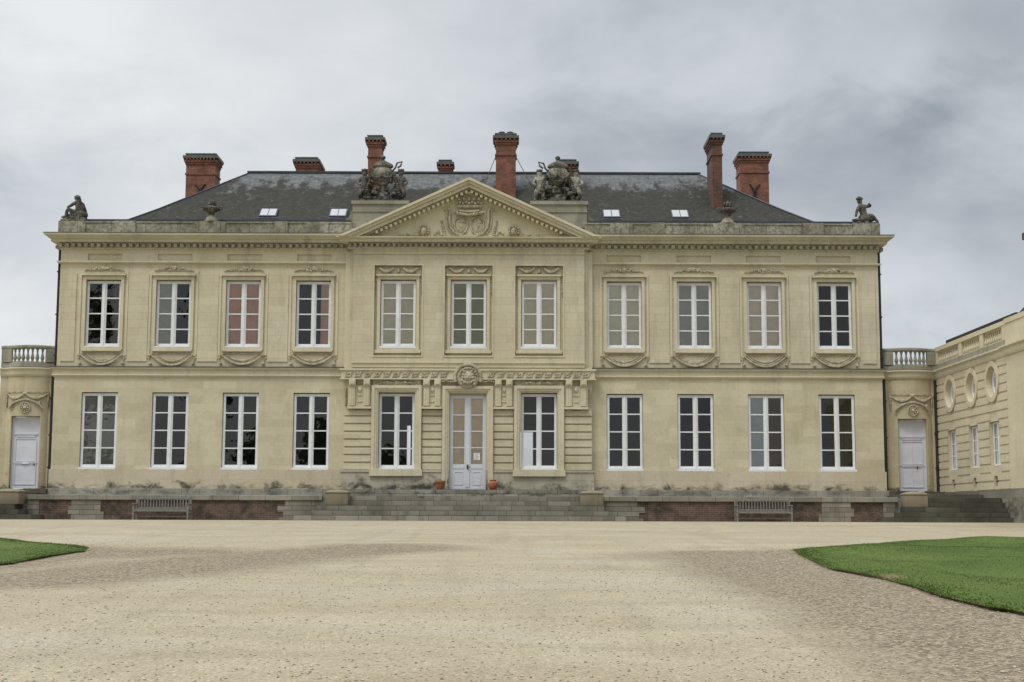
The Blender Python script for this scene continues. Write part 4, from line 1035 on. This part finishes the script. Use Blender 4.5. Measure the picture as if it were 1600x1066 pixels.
    if side > 0: d.box(-.012, .012, -.015, 0, 1.42, 3.5)
    else: d.blob((0, -.04, 2.40), (.2, .03, .035), 1)
    dd = obj('door', d, M['door'], t)
    mb = MB(); mb.blob((.2 if side > 0 else .4, -.05, 2.35), (.03, .03, .06), 1); obj('handle', mb, M['pipe'], dd, smooth=True)
    # roof slab, threshold
    obj('flat_roof', MB().box(x0, x1, .2, 4, 6.35, 6.6), M['lead'], t)
    obj('back_wall', MB().box(x0, x1, 3.6, 4, .6, 6.3), M['link'], t)
    obj('threshold', MB().box(-1.2, 1.2, -.85, -.01, .9, 1.29), M['darksteps'], t)
    return t
link(19.37, 1, 'narrow pavilion with bowed balcony over a white door, between the house and the right wing')
link(-19.3, -1, 'narrow pavilion with bowed balcony over a white door at the left end of the house')

# ------------------------------------------------------------------ right wing (local x runs towards the camera)
W = thing('side_wing', 'long low cream wing with round windows and balustrade at the right edge', 'building', (20.55, .35, 0), -math.pi/2)
wx = [2.05, 4.95, 7.55]; LW = 9.75
rz0, rz1 = 2.15, 3.88; orad = .60; oz = 5.42
holes = [(x-.62, x+.62, rz0, rz1) for x in wx]+[(x-.66, x+.66, oz-.66, oz+.66) for x in wx]+[(x-.22, x+.22, 1.38, 1.78) for x in wx]
obj('wall', MB().wall(0, LW, 1.25, 6.3, holes, .0, .45), M['wing'], W)
mb = MB(); z = 1.25
while z < 6.1:
    z2 = min(z+.289, 6.2); cuts = []
    for x in wx:
        if z2 > rz0-.02 and z < rz1+.02: cuts.append((x-.62, x+.62))
        if z2 > 1.38 and z < 1.78: cuts.append((x-.22, x+.22))
        zc_ = (z+z2)/2; dz = abs(zc_-oz)
        if dz < .88: q = math.sqrt(max(.82**2-min(dz, .81)**2, 0)); cuts.append((x-max(q, .3), x+max(q, .3)))
        if rz1 < zc_ < oz-.9: cuts.append((x-.45, x+.45)) if int(z*10) % 2 else None
    cuts.sort(); a_ = .05
    for c0, c1 in cuts+[(LW-.55, LW)]:
        if c0-a_ > .05: mb.box(a_, c0, -.04, .005, z+.022, z2)
        a_ = max(a_, c1)
    z += .334
obj('rusticated_courses', mb, M['wing'], W)
for x in wx:
    # round window: annular stone ring, white frame, pane
    ring_ = MB(); n = 28
    ang = [2*math.pi*k/n for k in range(n)]
    o1 = [(x+.80*math.cos(a_), oz+.80*math.sin(a_)) for a_ in ang]; i1 = [(x+orad*math.cos(a_), oz+orad*math.sin(a_)) for a_ in ang]
    vs = [(p[0], -.09, p[1]) for p in o1]+[(p[0], -.09, p[1]) for p in i1]+[(p[0], .02, p[1]) for p in o1]+[(p[0], .40, p[1]) for p in i1]
    fs = []
    for k in range(n):
        j = (k+1) % n; fs += [(k, j, n+j, n+k), (k, 2*n+k, 2*n+j, j), (n+k, n+j, 3*n+j, 3*n+k)]
    ring_.add(vs, fs); ro = obj('oculus', ring_, M['wing'], W, smooth=True)
    mb = MB(); mb.tube([(x+(orad-.05)*math.cos(a_), .19, oz+(orad-.05)*math.sin(a_)) for a_ in ang+[0]], .055, 6)
    for dx in (-.2, .2): mb.box(x+dx-.025, x+dx+.025, .17, .21, oz-.52, oz+.52)
    mb.box(x-.04, x+.04, .16, .22, oz-.56, oz+.56)
    for dz in (-.22, .22): mb.box(x-.5, x+.5, .175, .205, oz+dz-.02, oz+dz+.02)
    obj('window_frame', mb, M['white'], ro, smooth=True)
    mb = MB(); mb.add([(x+.56*math.cos(a_), .195, oz+.56*math.sin(a_)) for a_ in ang], [tuple(range(n))]); obj('pane', mb, M['glass'], ro, recalc=False)
    # rectangular window
    mb = MB(); mb.frame(x-.60, x+.60, rz0+.03, rz1-.02, .07, .12, .2)
    mb.box(x-.08, x+.08, .115, .2, rz0+.1, rz1-.09)
    hh = (rz1-rz0-.19)/3
    for k in (1, 2): mb.box(x-.53, x+.53, .14, .18, rz0+.1+k*hh-.02, rz0+.1+k*hh+.02)
    for dx in (-.3, .3): mb.box(x+dx-.018, x+dx+.018, .14, .18, rz0+.1, rz1-.09)
    wo = obj('window', mb, M['white'], W)
    mb = MB(); mb.add([(x-.53, .16, rz0+.1), (x+.53, .16, rz0+.1), (x+.53, .16, rz1-.09), (x-.53, .16, rz1-.09)], [(0,1,2,3)]); obj('pane', mb, M['glass'], wo, recalc=False)
    obj('curtain', curtain_mesh(x-.58, x+.58, rz0, rz1, .3, .01), CM['pale'], wo, recalc=False)
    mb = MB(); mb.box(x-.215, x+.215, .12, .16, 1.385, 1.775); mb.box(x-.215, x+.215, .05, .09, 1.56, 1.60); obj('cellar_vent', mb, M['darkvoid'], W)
mb = MB(); mb.box(-.3, LW-.1, -.10, .45, -.2, 1.25); mb.poly([(7.2, -.2), (LW, -.2), (LW, 1.25)], -.02, -.0); obj('plinth', mb, M['rubble'], W)
obj('cornice', MB().sweep([(0, 0), (LW-.3, 0), (LW-.3, -.10), (22, -.10)], [(-.3,6.2),(.03,6.2),(.07,6.24),(.10,6.30),(.12,6.46),(.22,6.52),(.22,6.58),(-.3,6.62)]), M['trim'], W)
mb = MB().wall(LW-.35, 22, 1.25, 6.3, [(12, 13.2, 2.1, 4.4), (16, 17.2, 2.1, 4.4)], -.10, .45); mb.box(LW-.3, 22, .1, .45, 6.3, 6.6); obj('pavilion_wall', mb, M['wing'], W)
obj('plinth', MB().box(LW-.42, 22, -.2, .44, -.3, 1.25), M['rubble'], W)
obj('balustrade_base', MB().box(0, LW-.3, -.02, .22, 6.62, 6.86), M['grey'], W)
mb = MB(); mb.box(0, LW, -.05, .25, 7.42, 7.60)
for a_, b_ in ((0, .25), (3.35, 3.75), (6.15, 6.55)): mb.box(a_, b_, -.03, .2, 6.86, 7.42)
mb.box(8.8, LW-.3, -.03, .2, 6.86, 7.42); mb.box(LW-.3, 22, -.13, .22, 6.62, 7.42); mb.box(LW-.3, 22, -.16, .25, 7.42, 7.60)
ba = obj('balustrade', mb, M['wing'], W)
for a_, b_ in ((.25, 3.35), (3.75, 6.15), (6.55, 8.8)):
    n = int((b_-a_)/.24)
    for k in range(n): mb = MB(); baluster(mb, a_+(b_-a_)*(k+.5)/n, .09, 6.86, .56); obj('baluster', mb, M['wing'], ba, smooth=True)
mb = MB(); mb.add([(0, .7, 7.2), (9.2, .7, 7.2), (22, .7, 7.2), (0, 5, 8.6), (9.2, 5, 8.6), (22, 5, 8.6)], [(0,1,4,3),(1,2,5,4)])
mb.box(0, 9.0, .45, .57, 6.7, 7.93)
mb.add([(9.0, .28, 7.58), (22, .28, 7.58), (22, 4.5, 13.), (12.5, 4.5, 13.), (9.0, 8.5, 7.58)], [(0,1,2,3),(0,3,4)]); wr = obj('roof', mb, M['slate'], W, recalc=False)
mb = MB(); mb.box(7.9, 8.8, 1.47, 3.0, 7.4, 10.75); mb.box(7.82, 8.88, 1.38, 3.1, 10.75, 10.95); mb.box(7.74, 8.96, 1.26, 3.2, 10.95, 11.22); mb.box(7.9, 8.8, 1.47, 3.0, 11.22, 11.32); obj('chimney', mb, M['brickdark'], wr)
mb = MB(); mb.tube([(.02, -.08, 6.15), (.02, -.08, 1.0)], .075, 8)
for z in (5.4, 3.8, 2.3): mb.box(-.08, .12, -.18, .0, z, z+.07)
obj('drainpipe', mb, M['pipe'], W, smooth=True)

# ------------------------------------------------------------------ terrace
fl = obj('terrace_floor', MB().box(-20.5, 20.5, -7.95, -.05, .2, .915), M['base']); fl['kind'] = 'structure'
def steps(name, label, levels, mat, loc=(0,0,0), piece='step'):
    t = thing(name, label, 'steps', loc)
    for x0, x1, y0, y1, z0, z1 in levels:
        obj(piece, MB().rbox(x0, x1, y0, y1, z0, z1, .012), mat, t)
    return t
T = .35
lv = [(-4.75, 4.75, -8.05-T*0, -7.7, .742, .925), (-4.7, 4.7, -8.05-T, -7.7, .557, .740), (-5.35, 5.35, -8.05-2*T-.1, -7.9, .372, .555), (-5.5, 5.5, -8.05-3*T-.1, -7.9, .187, .370), (-6.1, 6.1, -8.05-4*T-.1, -7.9, -.1, .185)]
steps('garden_steps', 'broad grey stone steps rising from the gravel towards the central door', lv, M['steps'])
steps('door_steps', 'two low dark stone steps directly below the glazed central door', [(-5.1, 5.1, -1.7, -.5, 1.115, 1.30), (-5.4, 5.4, -2.2, -.5, .90, 1.112)], M['steps'])
for s_, lb in ((1, 'dark stone steps at the right end of the terrace beside the wing'), (-1, 'dark stone steps at the far left end of the terrace')):
    xa = lambda a_, b_: tuple(sorted((s_*a_, s_*b_)))
    e = 20.42 if s_ > 0 else 20.6
    lv = [(*xa(17.3, e), -8.05, -7.7, .742, .925), (*xa(17.3, e), -8.05-T, -7.7, .557, .740), (*xa(16.6, e), -8.15-2*T, -7.9, .372, .555), (*xa(16.35, e), -8.15-3*T, -7.9, .187, .370), (*xa(15.75, e), -8.15-4*T, -7.9, -.1, .185)]
    if s_ > 0: lv += [(17.9, 20.4, -5.9, -1.0, .92, 1.10)]
    else: lv += [(-20.4, -17.9, -5.9, -1.0, .92, 1.10)]
    steps('end_steps', lb, lv, M['darksteps'])
# terrace walls
def twall(s_, label):
    t = thing('terrace_wall', label, 'wall', (0, 0, 0)); X_ = lambda a_, b_: tuple(sorted((s_*a_, s_*b_)))
    obj('coping', MB().rbox(*X_(5.25, 16.5), -8.10, -7.7, .745, .93, .015), M['coping'], t)
    a, b_ = X_(6.7, 16.1); 
    for q0, q1 in ((6.5, 13.62), (14.72, 15.95)): obj('brick_panel', MB().box(*X_(q0, q1), -8.02, -7.8, -.1, .745), M['brickwall'], t)
    for q0, q1 in ((13.62, 14.72), (15.95, 16.4)):
        mb = MB().box(*X_(q0, q1), -8.05, -7.8, -.1, .744); obj('stone_pier', mb, M['steps'], t)
    mb = MB(); mb.box(*X_(4.8, 6.6), -8.05, -7.8, -.1, .744)
    for k, e in enumerate((.28, .12, .34, .05)): mb.box(*X_(6.6, 6.6+e), -8.045, -7.8, -.1+k*.211, .11+k*.211)
    obj('quoin_block', mb, M['steps'], t)
    mb = MB()
    for q0, q1, dz in ((13.5, 13.62, 0), (14.72, 14.84, .2)): mb.box(*X_(q0, q1), -8.045, -7.8, dz, dz+.3)
    obj('quoin_tooth', mb, M['steps'], t)
twall(-1, 'low brick and stone terrace wall with the left bench in front of it')
twall(1, 'low brick and stone terrace wall with the right bench in front of it')
# pedestal blocks
for x, lb in ((-16.9, 'tan stone block with domed top beside the far left steps'), (-4.62, 'tan stone block with domed top at the left end of the central steps'), (4.91, 'tan stone block with domed top at the right end of the central steps'), (17.02, 'tan stone block with domed top beside the right end steps')):
    t = thing('stone_block', lb, 'stone block', (x, -8.42, .557 if True else .5), group='stone blocks at the ends of the steps')
    n = 9; mb = MB(); mb.rbox(-.42, .42, -.36, .36, 0, .50, .03)
    obj('block', mb, M['block'], t, smooth=True)
    vs = []; fs = []
    for i in range(n):
        for j in range(n):
            u, v = -1+2*i/(n-1), -1+2*j/(n-1); vs.append((u*.44, v*.38, .50+.09*(1-max(abs(u), abs(v))**2.5)))
    for i in range(n-1):
        for j in range(n-1): fs.append((i*n+j, (i+1)*n+j, (i+1)*n+j+1, i*n+j+1))
    mb = MB(); mb.add(vs, fs); mb.box(-.44, .44, -.38, .38, .46, .501); obj('domed_top', mb, M['block'], t, smooth=True)
# benches
def bench(x, label):
    t = thing('garden_bench', label, 'bench', (x, -8.75, -.04), group='garden benches'); Lb = 1.01
    mb = MB()
    for k in range(5): mb.rbox(-Lb, Lb, -.24+k*.11, -.16+k*.11, .42, .445, .006)
    mb.box(-Lb+.02, Lb-.02, -.25, -.22, .35, .42); obj('seat', mb, M['wood'], t)
    mb = MB(); mb.rbox(-Lb, Lb, .27, .32, .80, .88, .01); mb.rbox(-Lb, Lb, .26, .31, .45, .50, .01)
    for k in range(18):
        xx = -Lb+.07+k*(2*Lb-.14)/17; mb.box(xx-.021, xx+.021, .275, .298, .50, .80)
    obj('backrest', mb, M['wood'], t)
    for s_ in (-1, 1):
        obj('leg', MB().rbox(s_*Lb-.03, s_*Lb+.03, -.27, -.21, -.02, .62, .006), M['wood'], t)
        obj('leg', MB().rbox(s_*Lb-.03, s_*Lb+.03, .25, .31, -.02, .90, .006), M['wood'], t)
        obj('armrest', MB().rbox(s_*Lb-.04, s_*Lb+.04, -.31, .28, .62, .655, .01), M['wood'], t)
        obj('side_rail', MB().box(s_*Lb-.02, s_*Lb+.02, -.22, .26, .30, .36), M['wood'], t)
    obj('stretcher', MB().box(-Lb, Lb, -.02, .02, .14, .19), M['wood'], t)
bench(-11.13, 'weathered wooden slatted bench against the left terrace wall'); bench(11.3, 'weathered wooden slatted bench against the right terrace wall')
# terracotta pots by the door
for x, lb in ((-1.14, 'terracotta pot left of the central glazed door'), (1.10, 'terracotta pot right of the central glazed door')):
    mb = MB().lathe([(.13,0),(.15,.04),(.19,.2),(.21,.3),(.235,.31),(.235,.38),(.20,.385),(.18,.33),(.02,.32)], n=16)
    if x > 0:
        mb = MB().lathe([(.12,0),(.17,.06),(.21,.18),(.19,.3),(.12,.37),(.14,.42),(.10,.43),(.02,.40)], n=16)
    o = obj('terracotta_pot', mb, M['terracotta'], loc=(x, -.85, 1.30), smooth=True); tag(o, lb, 'flower pot', 'pots by the door')

# wood behind the viewer, mirrored in the left windows
rr = random.Random(2); mb = MB()
for cx, h, w_ in ((-60, 29, 9), (-48, 33, 8), (-35, 28, 4.5), (-28, 10.5, 6), (-20, 12.5, 6), (-12, 8, 6), (-70, 22, 10), (-5, 6, 6), (14, 5, 8), (30, 6, 9), (48, 7, 9)):
    for k in range(26):
        a_ = rr.uniform(0, 6.28); q = rr.random()**.6; z = -1+h*rr.uniform(.15, 1); ww = w_*.5*q*(1.1-.75*(z/h)**2)
        mb.blob((cx+ww*math.cos(a_), -112+ww*math.sin(a_), z), (rr.uniform(.8, 2), rr.uniform(.8, 2), rr.uniform(.7, 1.5)), 2, .22)
m, nt, b = newmat('dark_foliage'); c = mixc(nt, noise(nt, position(nt), 1.5, 5), (.02,.035,.012), (.05,.075,.022)); nt.links.new(c, b.inputs['Base Color']); b.inputs['Roughness'].default_value = .9
wd = obj('woodland', mb, m, recalc=False); tag(wd, 'dark tree line mirrored in the left window panes', 'trees', kind='stuff')

# ------------------------------------------------------------------ sky, sun, camera
SUN_EL, SUN_AZ = R(60), R(212)     # azimuth measured from +Y clockwise: behind the viewer, a little left
w = bpy.data.worlds.new('World'); scene.world = w; w.use_nodes = True; nt = w.node_tree; nt.nodes.clear()
out = nt.nodes.new('ShaderNodeOutputWorld'); bg = nt.nodes.new('ShaderNodeBackground')
tc = nt.nodes.new('ShaderNodeTexCoord'); dv = tc.outputs['Generated']
sp = nt.nodes.new('ShaderNodeSeparateXYZ'); nt.links.new(dv, sp.inputs[0]); dx, dy, dz = sp.outputs
den = math_(nt, 'ADD', math_(nt, 'MAXIMUM', dz, 0.), .45)
cb = nt.nodes.new('ShaderNodeCombineXYZ'); nt.links.new(math_(nt, 'DIVIDE', dx, den), cb.inputs[0]); nt.links.new(math_(nt, 'DIVIDE', dy, den), cb.inputs[1]); cb.inputs[2].default_value = 3.7
cl = noise(nt, cb.outputs[0], 2.3, 5, .55, .3)
cl2 = noise(nt, stretch(nt, cb.outputs[0], (.8, 1, 1)), 8, 4, .6, .3)
v = math_(nt, 'ADD', math_(nt, 'MULTIPLY', cl, 1.15), math_(nt, 'MULTIPLY', cl2, .46))
v = math_(nt, 'SUBTRACT', v, math_(nt, 'ADD', math_(nt, 'MULTIPLY', dx, .42), .37))
# broad cloud masses: bright breaks and heavier banks at their bearings and heights
wx_ = math_(nt, 'ADD', dx, math_(nt, 'MULTIPLY', math_(nt, 'SUBTRACT', cl, .5), .22))
wz_ = math_(nt, 'ADD', dz, math_(nt, 'MULTIPLY', math_(nt, 'SUBTRACT', cl2, .5), .12))
for bx, bz, rx, rz_, am in ((-.26,.31,.14,.07,.24), (-.31,.19,.14,.06,-.30), (-.34,.13,.12,.035,.30), (-.14,.27,.16,.08,.08), (.05,.24,.16,.05,-.06), (.19,.245,.14,.045,-.16), (.31,.335,.16,.05,-.17),
                         (.27,.28,.10,.03,.10), (.27,.15,.16,.035,.14), (.33,.20,.14,.035,-.08), (.02,.33,.2,.04,.04)):
    u_ = math_(nt, 'DIVIDE', math_(nt, 'SUBTRACT', wx_, bx), rx); w_ = math_(nt, 'DIVIDE', math_(nt, 'SUBTRACT', wz_, bz), rz_)
    q_ = math_(nt, 'ADD', math_(nt, 'MULTIPLY', u_, u_), math_(nt, 'MULTIPLY', w_, w_))
    g_ = math_(nt, 'DIVIDE', 1., math_(nt, 'ADD', 1., math_(nt, 'MULTIPLY', q_, math_(nt, 'ADD', 1., q_))))
    g_ = math_(nt, 'MULTIPLY', g_, math_(nt, 'GREATER_THAN', dy, 0.))
    v = math_(nt, 'ADD', v, math_(nt, 'MULTIPLY', g_, am))
tone_ = nt.nodes.new('ShaderNodeValToRGB'); cr = tone_.color_ramp; cr.elements[0].position = .02; cr.elements[0].color = (.31,.345,.39,1); cr.elements[1].position = 1.0; cr.elements[1].color = (.90,.92,.925,1)
e = cr.elements.new(.45); e.color = (.64,.675,.71,1)
nt.links.new(v, tone_.inputs['Fac'])
sky = nt.nodes.new('ShaderNodeTexSky'); sky.sky_type = 'NISHITA'; sky.sun_disc = False; sky.sun_elevation = SUN_EL; sky.sun_rotation = SUN_AZ
nish = mixc(nt, 1., sky.outputs[0], (.1,.1,.1), 'MULTIPLY')
col = mixc(nt, .08, tone_.outputs['Color'], nish)
# overcast zenith is brighter than the horizon (CIE overcast sky)
mr = nt.nodes.new('ShaderNodeMapRange'); mr.inputs['From Min'].default_value = .34; mr.inputs['From Max'].default_value = .95; mr.inputs['To Min'].default_value = 1.; mr.inputs['To Max'].default_value = 3.7
nt.links.new(dz, mr.inputs['Value'])
# cloud deck dimmed behind the viewer: less frontal light, darker pane reflections
mr2 = nt.nodes.new('ShaderNodeMapRange'); mr2.inputs['From Min'].default_value = .1; mr2.inputs['From Max'].default_value = -.8; mr2.inputs['To Min'].default_value = 1.; mr2.inputs['To Max'].default_value = .8
nt.links.new(dy, mr2.inputs['Value'])
nt.links.new(col, bg.inputs['Color']); nt.links.new(math_(nt, 'MULTIPLY', mr.outputs[0], mr2.outputs[0]), bg.inputs['Strength'])
nt.links.new(bg.outputs[0], out.inputs[0])
sd = bpy.data.lights.new('sun', 'SUN'); sd.energy = 1.3; sd.angle = R(16); sd.color = (1., .96, .9)
so = bpy.data.objects.new('sun', sd); COL.objects.link(so)
dirv = Vector((math.sin(SUN_AZ)*math.cos(SUN_EL), math.cos(SUN_AZ)*math.cos(SUN_EL), math.sin(SUN_EL)))
so.rotation_euler = dirv.to_track_quat('Z', 'Y').to_euler()
cd = bpy.data.cameras.new('camera'); cam = bpy.data.objects.new('camera', cd); COL.objects.link(cam)
cd.sensor_width = 36; cd.sensor_fit = 'HORIZONTAL'; cd.lens = 36*2300/1600; cd.clip_start = .1; cd.clip_end = 2000
cam.matrix_world = Matrix.Translation((1.9, -64, .1)) @ Matrix.Rotation(math.pi/2+math.atan(277/2300), 4, 'X') @ Matrix.Rotation(.0033, 4, 'Z')
scene.camera = cam
scene.render.resolution_x, scene.render.resolution_y = 1024, 682
scene.view_settings.view_transform = 'Standard'; scene.view_settings.look = 'None'; scene.view_settings.exposure = -.05; scene.view_settings.gamma = 1
scene.render.engine = 'CYCLES'; scene.cycles.transparent_max_bounces = 12
